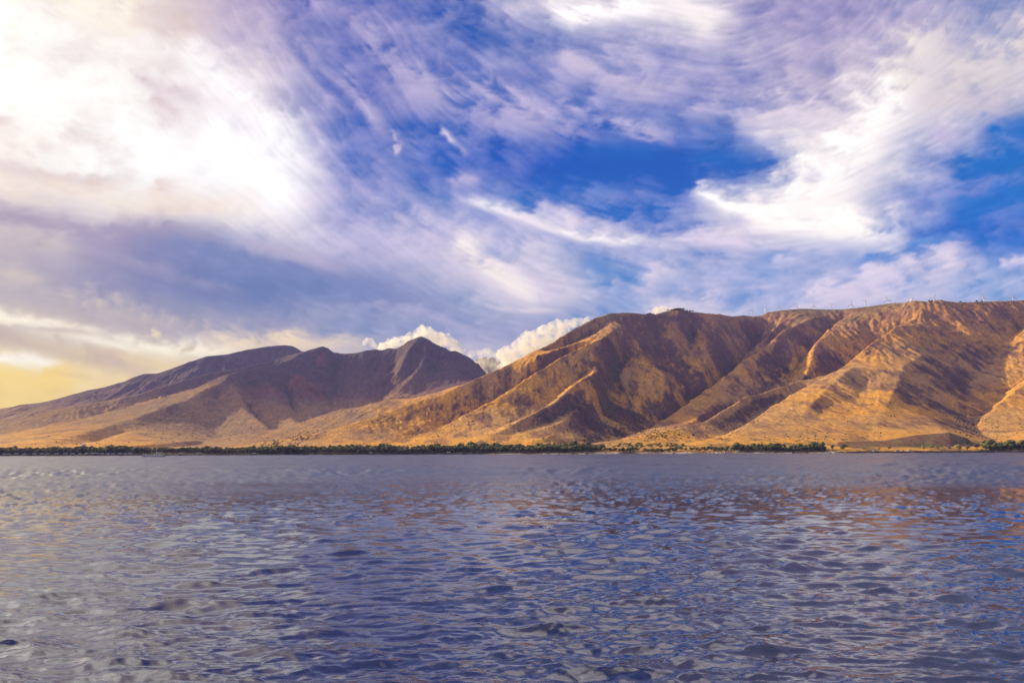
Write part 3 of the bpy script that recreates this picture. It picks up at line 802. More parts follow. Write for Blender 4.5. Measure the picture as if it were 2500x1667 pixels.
# warm glow round the sun itself, left of the picture
sdir = np.array(sv[:]); cosd = np.cos(R(1) * EL) * np.sin(R(1) * AZ) * sdir[0] + np.cos(R(1) * EL) * np.cos(R(1) * AZ) * sdir[1] + np.sin(R(1) * EL) * sdir[2]
dsun = np.degrees(np.arccos(np.clip(cosd, -1, 1)))
scol = scol + np.exp(-(dsun / 13.0) ** 2)[..., None] * np.array([2.3, 1.6, 0.6])
# away from the sun's quarter the veil is thinner and dimmer
away = sstep(95, 150, np.abs(AZ))[..., None]
scol = scol * (1 - 0.35 * away) * 2 ** -EXPO
DR = 60000.0
SV = np.stack([DR * np.cos(R(1) * EL) * np.sin(R(1) * AZ), DR * np.cos(R(1) * EL) * np.cos(R(1) * AZ), DR * np.sin(R(1) * EL)], -1).reshape(-1, 3)
ii = np.arange(AZ.size).reshape(AZ.shape)
SF = np.stack([ii[:-1, :-1], ii[1:, :-1], ii[1:, 1:], ii[:-1, 1:]], -1).reshape(-1, 4)
skm = bpy.data.materials.new("sky"); skm.use_nodes = True
nt = skm.node_tree; nt.nodes.clear()
aa = nt.nodes.new("ShaderNodeAttribute"); aa.attribute_name = "light"
em = nt.nodes.new("ShaderNodeEmission"); ou = nt.nodes.new("ShaderNodeOutputMaterial")
nt.links.new(aa.outputs["Color"], em.inputs["Color"]); nt.links.new(em.outputs[0], ou.inputs["Surface"])
try: skm.cycles.emission_sampling = 'NONE'
except Exception: pass
sme = mesh_np("sky", SV, SF, skm)
color_attr(sme, "light", scol.reshape(-1, 3))
sk = link("sky", sme); sk["kind"] = "structure"
sk.visible_shadow = False          # the sky is air: the sun and the sky light outside it pass through
print("sky", time.time() - T0)
# ------------------------------------------------------------------ sea
rowk = np.concatenate([np.arange(4.9, 30, 0.6), np.arange(30, 262, 0.66), np.arange(262, 420, 3.0)])[::-1]
wy_ = CAM_H * 796.0 / rowk                        # distance of every row of the sheet
wu_ = np.linspace(-0.86, 0.86, 1200)
WU, WYY = np.meshgrid(wu_.astype(np.float32), wy_.astype(np.float32))
WXX = WU * WYY
spacing = (np.gradient(wy_)[:, None] * np.ones_like(WU)).astype(np.float32)
wr = np.random.default_rng(23)
NWV = 210
lam = np.exp(wr.uniform(math.log(0.15), math.log(4.6), NWV)); lam[:40] = np.exp(wr.uniform(math.log(1.2), math.log(4.4), 40))
thd = wr.normal(0, 0.36, NWV) + np.where(wr.random(NWV) < 0.22, 0.75, -0.14)   # travel direction about +Y
hz = np.zeros_like(WXX); dxh = np.zeros_like(WXX); dyh = np.zeros_like(WXX)
gust = 0.80 + 0.35 * fbm(WXX / 26, WYY / 60, 3, 301)
for l_, t_ in zip(lam, thd):
    kx, ky = 2 * math.pi / l_ * math.sin(t_), 2 * math.pi / l_ * math.cos(t_)
    sl = 0.0242 * (l_ / 0.9) ** (-0.05) * (1.45 if 0.3 < l_ < 1.6 else 1.1 if 1.6 <= l_ < 2.4 else 0.85 if l_ < 4.6 else 0.34)
    a = sl * l_ / (2 * math.pi)
    fade = sstep(1.5, 3.0, l_ / np.maximum(spacing, 0.03))
    ph = kx * WXX + ky * WYY + wr.uniform(0, 6.283)
    A = a * fade
    hz += A * np.cos(ph)
    s_ = A * np.sin(ph) * 0.85
    dxh -= s_ * math.sin(t_); dyh -= s_ * math.cos(t_)
hz *= gust; dxh *= gust; dyh *= gust
# beyond the reach of the single wavelets the sheet carries coarser chop of the same steepness
RI, CI = np.meshgrid(np.arange(WXX.shape[0], dtype=np.float32), np.arange(WXX.shape[1], dtype=np.float32), indexing='ij')
wide = 5.5 + 47.5 * sstep(60, 500, WYY)
chop = perlin(WXX / (wide * 0.26), RI / 1.7, 311) + 0.8 * perlin(WXX / (wide * 0.13), RI / 1.3, 312) + 0.5 * perlin(WXX / (wide * 0.6), RI / 3.1, 313)
lanes = 0.75 + 0.55 * fbm(WXX / 60, WYY / 130, 3, 315)
hz += (0.066 + 0.075 * sstep(50, 100, WYY) * sstep(330, 200, WYY)) * np.minimum(spacing, 6.0) * chop * lanes * sstep(28, 75, WYY)
hz *= sstep(905, 860, WYY)
WV = np.stack([WXX + dxh, WYY + dyh, hz], -1).reshape(-1, 3)
ix = np.arange(WXX.size).reshape(WXX.shape)
WF = np.stack([ix[:-1, :-1], ix[:-1, 1:], ix[1:, 1:], ix[1:, :-1]], -1).reshape(-1, 4)
# plain sheet on both sides and behind, down to where nothing is seen
n0 = len(WV); yn, yf = float(wy_.min()), float(wy_.max())
ap = [(-3400, -800, 0), (3400, -800, 0), (3400, yn, 0), (0.85 * yn, yn, -.02), (-0.85 * yn, yn, -.02), (-3400, yn, 0), (0.855 * yf, yf, -.02), (3400, yf, 0), (-0.855 * yf, yf, -.02), (-3400, yf, 0)]
WV = np.concatenate([WV, np.array(ap, np.float32)])
WF = np.concatenate([WF, np.array([(n0, n0 + 1, n0 + 2, n0 + 5), (n0 + 3, n0 + 2, n0 + 7, n0 + 6), (n0 + 5, n0 + 4, n0 + 8, n0 + 9)], np.int32)])
wm = new_mat("sea_water", (0.003, 0.007, 0.042), 0.05, 0.5)
nt = wm.node_tree; N = nt.nodes; L = nt.links; b = N["Principled BSDF"]
b.inputs["IOR"].default_value = 2.0
b.inputs["Roughness"].default_value = 0.05
geo = N.new("ShaderNodeNewGeometry")
sep = N.new("ShaderNodeSeparateXYZ"); L.new(geo.outputs["Position"], sep.inputs[0])
def wnoise(sx, sy, det, rough_, dist=0.0):
    mp = N.new("ShaderNodeMapping"); mp.inputs["Scale"].default_value = (sx, sy, 1.0); mp.inputs["Rotation"].default_value = (0, 0, R(8))
    L.new(geo.outputs["Position"], mp.inputs["Vector"])
    z = N.new("ShaderNodeTexNoise"); z.inputs["Scale"].default_value = 1.0; z.inputs["Detail"].default_value = det
    z.inputs["Roughness"].default_value = rough_; z.inputs["Distortion"].default_value = dist
    L.new(mp.outputs[0], z.inputs["Vector"]); return z
def bump(h, strength, dist, prev=None):
    bp = N.new("ShaderNodeBump"); bp.inputs["Strength"].default_value = strength; bp.inputs["Distance"].default_value = dist
    L.new(h.outputs["Fac"], bp.inputs["Height"])
    if prev: L.new(prev.outputs[0], bp.inputs["Normal"])
    return bp
# small ripples everywhere, broader chop that takes over where the sheet is too coarse to carry it
b1 = bump(wnoise(2.6, 4.6, 3, 0.5, 0.5), 0.28, 0.035)
farw = N.new("ShaderNodeMapRange"); farw.inputs[1].default_value = 45; farw.inputs[2].default_value = 170
farw.inputs[3].default_value = 0.0; farw.inputs[4].default_value = 1.0
L.new(sep.outputs["Y"], farw.inputs[0])
b2 = bump(wnoise(0.42, 0.85, 4, 0.62, 0.5), 1.0, 2.4, b1); L.new(farw.outputs[0], b2.inputs["Strength"])
b3 = bump(wnoise(0.07, 0.16, 4, 0.62), 0.5, 8.0, b2)
L.new(farw.outputs[0], b3.inputs["Strength"])
L.new(b1.outputs[0], b.inputs["Normal"])
rg = N.new("ShaderNodeMapRange"); rg.inputs[1].default_value = 35; rg.inputs[2].default_value = 190
rg.inputs[3].default_value = 0.015; rg.inputs[4].default_value = 0.33; rg.interpolation_type = 'SMOOTHSTEP'
L.new(sep.outputs["Y"], rg.inputs[0])
# cat's paws: lanes of rougher and calmer water
lane = wnoise(0.012, 0.05, 4, 0.6, 0.8)
lm = N.new("ShaderNodeMapRange"); lm.inputs[1].default_value = 0.35; lm.inputs[2].default_value = 0.65
lm.inputs[3].default_value = 0.72; lm.inputs[4].default_value = 1.22
L.new(lane.outputs["Fac"], lm.inputs[0])
mm = N.new("ShaderNodeMath"); mm.operation = 'MULTIPLY'; L.new(rg.outputs[0], mm.inputs[0]); L.new(lm.outputs[0], mm.inputs[1])
L.new(mm.outputs[0], b.inputs["Roughness"])
wo = link("water", mesh_np("water", WV, WF, wm)); wo["kind"] = "structure"
print("water", time.time() - T0)

# ------------------------------------------------------------------ haze
hm = bpy.data.materials.new("haze"); hm.use_nodes = True
hn = hm.node_tree; hn.nodes.clear()
pv = hn.nodes.new("ShaderNodeVolumePrincipled"); ho = hn.nodes.new("ShaderNodeOutputMaterial")
pv.inputs["Color"].default_value = (0.30, 0.34, 1.0, 1)
pv.inputs["Density"].default_value = 0.000044
pv.inputs["Anisotropy"].default_value = 0.15
hn.links.new(pv.outputs[0], ho.inputs["Volume"])
bx = np.array([(x, y, z) for z in (-6.0, 585.0) for y in (-900.0, 3950.0) for x in (-3600.0, 3600.0)])
bf = np.array([(0, 2, 3, 1), (4, 5, 7, 6), (0, 1, 5, 4), (2, 6, 7, 3), (0, 4, 6, 2), (1, 3, 7, 5)])
hz_o = link("haze", mesh_np("haze", bx, bf, hm, False)); tag(hz_o, kind="stuff")
hz_o["label"] = "thin violet haze hanging over the sea and in front of the hills"; hz_o["category"] = "haze"
# ------------------------------------------------------------------ small mesh builder
class MB:
    def __init__(s): s.v = []; s.f = []
    def add(s, vs, fs):
        n = len(s.v); s.v += [tuple(v) for v in vs]; s.f += [tuple(n + i for i in f) for f in fs]; return s
    def box(s, x0, x1, y0, y1, z0, z1):
        return s.add([(x0,y0,z0),(x1,y0,z0),(x1,y1,z0),(x0,y1,z0),(x0,y0,z1),(x1,y0,z1),(x1,y1,z1),(x0,y1,z1)],
                     [(0,3,2,1),(4,5,6,7),(0,1,5,4),(1,2,6,5),(2,3,7,6),(3,0,4,7)])
    def tube(s, a, b, r0, r1, n=8):
        a = Vector(a); b = Vector(b); d = (b - a).normalized()
        x = d.orthogonal().normalized(); y = d.cross(x); vs = []
        for p, r in ((a, r0), (b, r1)):
            for i in range(n):
                t = 2 * math.pi * i / n; vs.append(p + x * r * math.cos(t) + y * r * math.sin(t))
        fs = [(i, (i + 1) % n, n + (i + 1) % n, n + i) for i in range(n)] + [tuple(range(n))[::-1], tuple(range(n, 2 * n))]
        return s.add(vs, fs)
    def loft(s, rings, cap=True):
        n = len(rings[0]); vs = [v for r in rings for v in r]; fs = []
        for k in range(len(rings) - 1):
            for i in range(n):
                j = (i + 1) % n; fs.append((k * n + i, k * n + j, (k + 1) * n + j, (k + 1) * n + i))
        if cap: fs += [tuple(range(n))[::-1], tuple(range((len(rings) - 1) * n, len(rings) * n))]
        return s.add(vs, fs)
    def build(s, name, mat, parent=None, smooth=False):
        me = bpy.data.meshes.new(name); me.from_pydata(s.v, [], s.f); me.materials.append(mat)
        if smooth: me.polygons.foreach_set("use_smooth", [True] * len(me.polygons))
        me.update(); return link(name, me, parent)

def empty(name, loc=(0, 0, 0), rz=0.0):
    o = bpy.data.objects.new(name, None); COL.objects.link(o); o.location = loc; o.rotation_euler = (0, 0, rz); o.empty_display_size = 1.0
    return o
def copy_tree(o, parent=None):
    c = o.copy(); COL.objects.link(c); c.parent = parent
    for ch in o.children: copy_tree(ch, c)
    return c

M_WHITE = noisy_mat("white_paint", (0.74, 0.74, 0.72), (0.66, 0.66, 0.65), 0.4, 0.45, 0.4)
M_HULL = noisy_mat("white_gelcoat", (0.70, 0.71, 0.74), (0.60, 0.62, 0.66), 0.7, 0.25, 0.5)
M_GLASS = new_mat("dark_glass", (0.02, 0.025, 0.03), 0.08, 0.6)
M_TYRE = new_mat("rubber", (0.02, 0.02, 0.02), 0.8, 0.2)
M_NAVY = noisy_mat("navy_canvas", (0.02, 0.03, 0.08), (0.03, 0.04, 0.10), 2.0, 0.8)
M_SAGE = noisy_mat("sage_canvas", (0.30, 0.36, 0.30), (0.36, 0.42, 0.36), 2.0, 0.85)
M_ALU = noisy_mat("aluminium_spar", (0.62, 0.60, 0.56), (0.52, 0.50, 0.47), 3.0, 0.4, 0.5)
M_GREY = noisy_mat("weathered_grey", (0.34, 0.32, 0.30), (0.26, 0.24, 0.22), 2.0, 0.8)
M_ROOF = noisy_mat("pale_sheet_roof", (0.62, 0.60, 0.58), (0.52, 0.50, 0.48), 1.2, 0.5)

# ------------------------------------------------------------------ trees
def leaf_mat(name, c1, c2):
    m = new_mat(name, c1, 0.85, 0.15); nt = m.node_tree; N = nt.nodes; L = nt.links; b = N["Principled BSDF"]
    oi = N.new("ShaderNodeObjectInfo"); geo = N.new("ShaderNodeNewGeometry"); nz = N.new("ShaderNodeTexNoise"); nz.inputs["Scale"].default_value = 0.55; nz.inputs["Detail"].default_value = 3
    L.new(geo.outputs["Position"], nz.inputs["Vector"])
    ad = N.new("ShaderNodeMath"); ad.operation = 'MULTIPLY_ADD'; ad.inputs[1].default_value = 0.55
    L.new(oi.outputs["Random"], ad.inputs[0]); L.new(nz.outputs["Fac"], ad.inputs[2])
    mr = N.new("ShaderNodeMapRange"); mr.inputs[1].default_value = 0.35; mr.inputs[2].default_value = 1.15; L.new(ad.outputs[0], mr.inputs[0])
    mx = N.new("ShaderNodeMixRGB"); mx.inputs[1].default_value = (*c1, 1); mx.inputs[2].default_value = (*c2, 1); L.new(mr.outputs[0], mx.inputs[0])
    L.new(mx.outputs[0], b.inputs["Base Color"])
    return m
LEAF = {"green": leaf_mat("kiawe_leaves", (0.026, 0.040, 0.012), (0.112, 0.118, 0.030)),
        "brown": leaf_mat("dusty_leaves", (0.050, 0.045, 0.025), (0.125, 0.100, 0.045)),
        "light": leaf_mat("fresh_leaves", (0.120, 0.150, 0.030), (0.230, 0.250, 0.050))}
BARK = noisy_mat("bark", (0.10, 0.075, 0.055), (0.06, 0.045, 0.035), 3.0)
tr = random.Random(3)
def crown_geo(seed, wide=1.0, n_l=7, leaves=50):
    """unit crown, 1 high, about 1.1 wide: uneven lumps wrapped in loose leaf clumps"""
    g = np.random.default_rng(seed)
    V_, F_ = [], []
    base = bmesh.new(); bmesh.ops.create_icosphere(base, subdivisions=1, radius=1.0)
    bv = np.array([v.co[:] for v in base.verts]); bf = [[v.index for v in f.verts] for f in base.faces]; base.free()
    lumps = []
    for i in range(n_l):
        a = g.uniform(0, 2 * np.pi); r = g.uniform(0.0, 0.36) * wide; z = g.uniform(0.38, 0.80) - 0.30 * (r / wide) ** 1.5
        lumps.append((r * np.cos(a), r * np.sin(a), z, g.uniform(0.13, 0.25)))
    for (x, y, z, s) in lumps:
        j = 1 + 0.28 * g.standard_normal((len(bv), 1)).clip(-1.5, 1.5)
        p = bv * j * np.array([s * 1.15, s * 1.15, s * 0.85]) + [x, y, z]
        n = len(V_); V_ += p.tolist(); F_ += [[n + k for k in f] for f in bf]
    for i in range(leaves):
        x, y, z, s = lumps[g.integers(len(lumps))]
        d = g.standard_normal(3); d /= np.linalg.norm(d); d[2] = d[2] * 0.8
        c = np.array([x, y, z]) + d * s * g.uniform(0.9, 1.45)
        u = g.standard_normal(3); u /= np.linalg.norm(u); w = np.cross(u, d); w /= np.linalg.norm(w) + 1e-6
        q = g.uniform(0.025, 0.06)
        n = len(V_); V_ += [(c - u * q).tolist(), (c + w * q).tolist(), (c + u * q).tolist()]; F_ += [[n, n + 1, n + 2]]
    return np.array(V_, np.float32), np.array(F_, np.int32)
CROWNS = [crown_geo(40 + i, 1.0 + 0.25 * (i % 3)) for i in range(9)]
def trunk_mb(k):
    t = MB(); g = random.Random(k)
    t.tube((0, 0, -0.08), (0.03, 0.02, 0.30), 0.035, 0.026, 6)
    for i in range(4):
        a = i * 1.6 + g.random(); r = 0.18 + 0.1 * g.random()
        t.tube((0.03, 0.02, 0.24 + 0.03 * i), (r * math.cos(a), r * math.sin(a), 0.52 + 0.1 * g.random()), 0.020, 0.008, 5)
    return t
crown_me = {}
for kind, m in LEAF.items():
    crown_me[kind] = [mesh_np("crown", v, f, m, False) for v, f in CROWNS]
trunk_me = []
for k in range(3):
    o = trunk_mb(k).build("trunk", BARK); trunk_me.append(o.data); bpy.data.objects.remove(o)
def pos_on(px, Y):
    x = (px - 1250) / FOC * Y
    x = at(px, 1095.0, Y)[0]
    return x, Y, ground_z(x, Y)
def tree(px, Y, h, kind, label, group, cat="tree", wide=1.0):
    if Y > 1500: h = h * float(nearer(Y)) / Y; Y = float(nearer(Y))
    x, y, z = pos_on(px, Y)
    r = empty("tree" if cat == "tree" else "shrub", (x, y, z - 0.1), tr.uniform(0, 6.28))
    s = h * tr.uniform(0.95, 1.05); r.scale = (s * wide, s * wide, s)
    t = link("trunk", tr.choice(trunk_me), r); c = link("crown", tr.choice(crown_me[kind]), r)
    tag(r, label, cat, group)
    return r

stuffV, stuffF, stuffC = [], [], []
def scatter(px, Y, h, kind):
    if Y > 1500: h = h * float(nearer(Y)) / Y; Y = float(nearer(Y))
    x, y, z = pos_on(px, Y)
    v, f = tr.choice(CROWNS)
    a = tr.uniform(0, 6.28); ca, sa = math.cos(a), math.sin(a); w = h * tr.uniform(0.95, 1.3)
    p = np.stack([(v[:, 0] * ca - v[:, 1] * sa) * w + x, (v[:, 0] * sa + v[:, 1] * ca) * w + y, v[:, 2] * h + z - 0.22 * h], 1)
    stuffC.append({"green": 0, "brown": 1, "light": 2}[kind]); stuffV.append(p); stuffF.append(f)

ZONES = [  # px range, rows (Y, height, spacing px), leaf kind, description
 (-60, 330, [(926, 4.4), (934, 5.0), (944, 5.4), (956, 5.6)], "brown", "the far left shore thicket", "dusty trees left of the catamaran"),
 (330, 600, [(926, 4.6), (934, 5.2), (944, 5.6), (956, 5.4)], "brown", "the thicket right of the catamaran", "olive trees behind the catamaran"),
 (600, 1120, [(926, 4.8), (935, 5.6), (946, 6.2), (958, 6.4)], "green", "the long even thicket", "trees of the long even thicket"),
 (1120, 1470, [(926, 6.0), (936, 7.2), (948, 8.4), (960, 9.0)], "green", "the dense grove left of the pale beach", "trees of the dense middle grove"),
 (1470, 1640, [(930, 4.0), (940, 4.4)], "green", "the sparse trees at the valley mouth", "trees behind the pale beach"),
 (1640, 1790, [(928, 3.8), (938, 4.8)], "green", "the scrubby trees right of the valley mouth", "trees between valley mouth and bank"),
 (1790, 2010, [(930, 4.6), (938, 6.4), (950, 7.4)], "green", "the grove left of the round tree", "trees left of the round tree"),
 (2405, 2560, [(932, 7.0), (942, 8.6), (954, 9.4)], "green", "the shore grove at the right edge", "trees of the far right grove"),
]
n_ind = 0
for (a, b_, rows, kind, lab, grp) in ZONES:
    for ri, (Y, h) in enumerate(rows):
        h = h * (1.32 if b_ < 1200 or b_ > 2100 else 1.2); px = a + tr.uniform(0, 6)
        while px < b_:
            hh = h * tr.uniform(0.66, 1.25) * (1 + 0.35 * float(perlin(np.float32(px / 55.0), np.float32(2.5), 78)))
            kd = kind
            if kind == "green" and tr.random() < 0.18: kd = "brown"
            if kind == "brown" and tr.random() < 0.30: kd = "green"
            Yj = Y + tr.uniform(-3, 3)
            gap = perlin(np.float32(px / 37.0), np.float32(Y / 9.0), 77)
            if not (len(rows) == 2 and gap > 0.15):
                if ri == 0 and -20 < px < 2520:
                    size = "tall" if hh > 1.08 * h else "low" if hh < 0.88 * h else "middle sized"
                    tint = {"green": "green", "brown": "dusty olive"}[kd]
                    rowd = "front row" if ri == 0 else "back row"
                    tree(px, Yj, hh, kd, f"{size} {tint} tree, {rowd} of {lab}", grp); n_ind += 1
                else: scatter(px, Yj, hh, kd)
            px += hh * 1.30 * tr.uniform(0.85, 1.35)
for i in range(60): scatter(tr.uniform(1495, 1680), tr.uniform(1010, 1085), tr.uniform(2.4, 4.6), "green")
for i in range(26): scatter(tr.uniform(1420, 1800), tr.uniform(925, 985), tr.uniform(1.4, 2.6), "brown")
for i in range(110): scatter(tr.uniform(-60, 1150), tr.uniform(958, 985), tr.uniform(3.0, 5.5), tr.choice(["brown", "green"]))
for i in range(80): scatter(tr.uniform(1120, 1450), tr.uniform(965, 1000), tr.uniform(5.0, 7.5), "green")
for i in range(50): scatter(tr.uniform(1790, 2010), tr.uniform(960, 1000), tr.uniform(3.5, 6.0), tr.choice(["green", "green", "brown"]))
for i in range(50): scatter(tr.uniform(2400, 2600), tr.uniform(960, 1000), tr.uniform(6.0, 9.0), "green")
for i in range(330):
    px = tr.uniform(-60, 1475); scatter(px, tr.uniform(921, 932), tr.uniform(1.4, 2.9), tr.choice(["brown", "green", "brown"]))
for i in range(60): scatter(tr.uniform(1790, 2015), tr.uniform(921, 932), tr.uniform(1.4, 2.6), tr.choice(["brown", "green"]))
for i in range(40): scatter(tr.uniform(2395, 2560), tr.uniform(923, 934), tr.uniform(1.8, 3.4), "green")
SINGLE = [
 (2058, 932, 7.6, "green", 1.25, "large round green tree standing alone just left of the dark scree mound"),
 (2032, 940, 6.2, "green", 1.0, "dark green tree tucked behind the left side of the large round tree"),
 (2109, 936, 3.0, "light", 1.2, "smallest pale shrub at the left foot of the dark scree mound"),
 (2148, 936, 3.6, "light", 1.2, "dull yellow green tree low in front of the left half of the dark scree mound"),
 (2170, 936, 5.0, "light", 1.1, "bright yellow green tree in front of the left half of the dark scree mound"),
 (2253, 936, 5.6, "light", 1.0, "bright yellow green tree under the highest part of the dark scree mound"),
 (2273, 938, 5.2, "light", 1.3, "yellow green tree second from the left under the top of the dark scree mound"),
 (2290, 938, 4.8, "light", 1.3, "yellow green tree third from the left under the top of the dark scree mound"),
 (2318, 938, 4.6, "green", 1.2, "low green tree under the right slope of the dark scree mound"),
 (2338, 938, 6.0, "light", 1.3, "broad light green tree at the right foot of the dark scree mound"),
 (2362, 934, 4.6, "light", 1.2, "small light green tree between the scree mound and the far right grove"),
 (2386, 938, 7.4, "green", 1.1, "dark green tree at the left end of the far right shore grove"),
 (1401, 955, 11.5, "green", 1.0, "tallest tree of the shore groves, rising above the middle grove"),
 (1436, 1015, 7.0, "green", 1.3, "round dark shrub tree on the gold slope just right of the tallest grove tree"),
 (1415, 1020, 4.5, "brown", 1.2, "small grey brown tree left of the round dark one on the gold slope"),
]
for (px, Y, h, kd, wd, lab) in SINGLE: tree(px, Y, h, kd, lab, None, wide=wd)
# skyline trees
for (px, Y, h, kd, lab) in [(1439, 4380, 13, "green", "small dark tree on the skyline of the long left crest of the big hill"),
                            (2298, 4740, 26, "green", "round dark tree on the right skyline between wind turbines"),
                            (2373, 4700, 13, "brown", "tiny lone bush on the right skyline left of a wind turbine"),
                            (2415, 4680, 15, "brown", "bushy tree on the skyline just right of the second wind turbine from the right"),
                            (2428, 4680, 13, "brown", "low rounded bush on the skyline between the two rightmost wind turbines"),
                            (1703, 5560, 17, "green", "single dark tree right of the grove on the green summit")]:
    tree(px, Y, h, kd, lab, None)
for i in range(46): scatter(1661 + tr.gauss(0, 17), 5500 + tr.uniform(-60, 40), tr.uniform(9, 19), "green")
for i in range(60):
    px = tr.uniform(2130, 2500); scatter(px, np.interp(px, [2130, 2233, 2300, 2500], [5480, 4880, 4740, 4600]) - tr.uniform(0, 60), tr.uniform(4, 9), "green")
def stuff_obj(name, label, cat):
    for kind, k in (("green", 0), ("brown", 1)):
        pass
    vs, fs, n, mi = [], [], 0, []
    for p, f, c in zip(stuffV, stuffF, stuffC):
        vs.append(p); fs.append(f + n); n += len(p); mi.append(np.full(len(f), c, np.int32))
    me = mesh_np(name, np.concatenate(vs), np.concatenate(fs), None, False)
    for m in (LEAF["green"], LEAF["brown"], LEAF["light"]): me.materials.append(m)
    me.polygons.foreach_set("material_index", np.concatenate(mi))
    o = link(name, me); tag(o, label, cat, kind="stuff"); return o
stuff_obj("woodland", "dense green and brown thicket filling the low shore behind the front trees", "woodland")
print("trees", n_ind, time.time() - T0)

# scrub on the slopes: thousands of small dark bushes
g = np.random.default_rng(9)
PXs = []; 
def patch(n, px, sx, py, sy, sh=0.0):
    x = g.normal(px, sx, n); y = g.normal(py, sy, n) + sh * (x - px)
    return x, y
SCRUB = leaf_mat("dry_scrub", (0.030, 0.034, 0.016), (0.075, 0.062, 0.032))
want = [(260,1545,28,1040,12,-0.35),(200,1490,32,1062,7,-0.25),(200,1440,34,1074,5,-0.22),(170,1916,11,916,13,0),(70,1590,20,1060,8,0),(120,735,22,1070,7,-.25),(80,665,16,1084,4,0),
        (60,940,14,1020,12,-.5),(120,1250,150,1060,22,-.25),(260,1500,40,1020,22,0),(160,1640,40,1060,8,0),(150,1400,40,1010,22,0),(70,2100,60,1040,22,0),(130,2370,22,1040,18,0.3),
        (140,1120,60,1050,20,-.4),(180,350,150,1075,8,-.05),(60,1950,60,1068,8,0),(150,480,90,1050,12,0),(120,2440,40,1050,16,0),(150,1800,40,1035,12,-.6)]
qx_, qy_ = zip(*[patch(n if sx < 30 else int(n * .5), px, sx, py, sy, sh) for n, px, sx, py, sy, sh in want])
qx_ = np.concatenate(qx_); qy_ = np.concatenate(qy_)
# find the ground behind each bearing and elevation angle by walking out along the ray
d = ray(qx_, qy_); tu = d[:, 0] / d[:, 1]; tz = d[:, 2] / d[:, 1]
cidx = (tu - U0) / (U1 - U0) * (NU - 1)
okc = (cidx > 0) & (cidx < NU - 1)
angH = (H - CAM_H) / YY
hitY = np.full(len(tu), np.nan)
cI = np.clip(np.round(cidx).astype(int), 0, NU - 1)
colA = angH[:, cI]
first = (colA >= tz[None, :]) & (YY[:, :1] > 990)
hit = first.argmax(0); good = first.any(0) & okc
hy = np.exp(ls[hit]); hx = tu * hy
octv = np.array([(1,0,0.4),(-1,0,0.4),(0,1,0.4),(0,-1,0.4),(0,0,1.0),(0.6,0.6,0.7),(-0.6,0.6,0.7),(0.6,-0.6,.7),(-.6,-.6,.7),(0,0,-0.3)], np.float32)
octf = np.array([(0,5,4),(5,2,4),(2,6,4),(6,1,4),(1,8,4),(8,3,4),(3,7,4),(7,0,4),(0,9,2),(2,9,1),(1,9,3),(3,9,0),(0,2,5),(2,1,6),(1,3,8),(3,0,7)], np.int32)
vs, fs, n = [], [], 0
for i in np.where(good)[0]:
    s = g.uniform(0.6, 1.7) * (0.75 + hy[i] / 4500)
    j = 1 + 0.25 * g.standard_normal((10, 1))
    p = octv * j * np.array([s, s, s * 0.95]) + [hx[i] + g.uniform(-3, 3), hy[i] + g.uniform(-6, 6), 0]
    p[:, 2] += ground_z(float(p[9, 0]), float(p[9, 1])) 
    vs.append(p); fs.append(octf + n); n += 10
so = link("scrub", mesh_np("scrub", np.concatenate(vs), np.concatenate(fs), SCRUB, False))
tag(so, "scattered dark bushes dotting the dry golden slopes and gully mouths", "scrub", kind="stuff")

# boulders and ledges along the waterline
vs, fs, n = [], [], 0
for i in range(1500):
    px = g.uniform(-100, 2600)
    rocky = (px < 1180) or (px > 2040) or g.random() < 0.12
    if not rocky: continue
    Y = float(shore_y(np.float32((px - 1250) / FOC))) + g.uniform(-1, 9)
    s = g.uniform(0.4, 1.3)
    x = at(px, 1100.0, Y)[0]
    j = 1 + 0.3 * g.standard_normal((10, 1))
    p = octv * j * np.array([s * 1.5, s, s * 0.7]) + [x, Y, max(0.0, ground_z(x, Y)) - 0.1]
    vs.append(p); fs.append(octf + n); n += 10
ROCK = noisy_mat("basalt_boulder", (0.045, 0.038, 0.036), (0.085, 0.070, 0.062), 1.5)
ro = link("boulders", mesh_np("boulders", np.concatenate(vs), np.concatenate(fs), ROCK, False))
tag(ro, "dark basalt boulders strewn along the waterline", "boulders", kind="stuff")

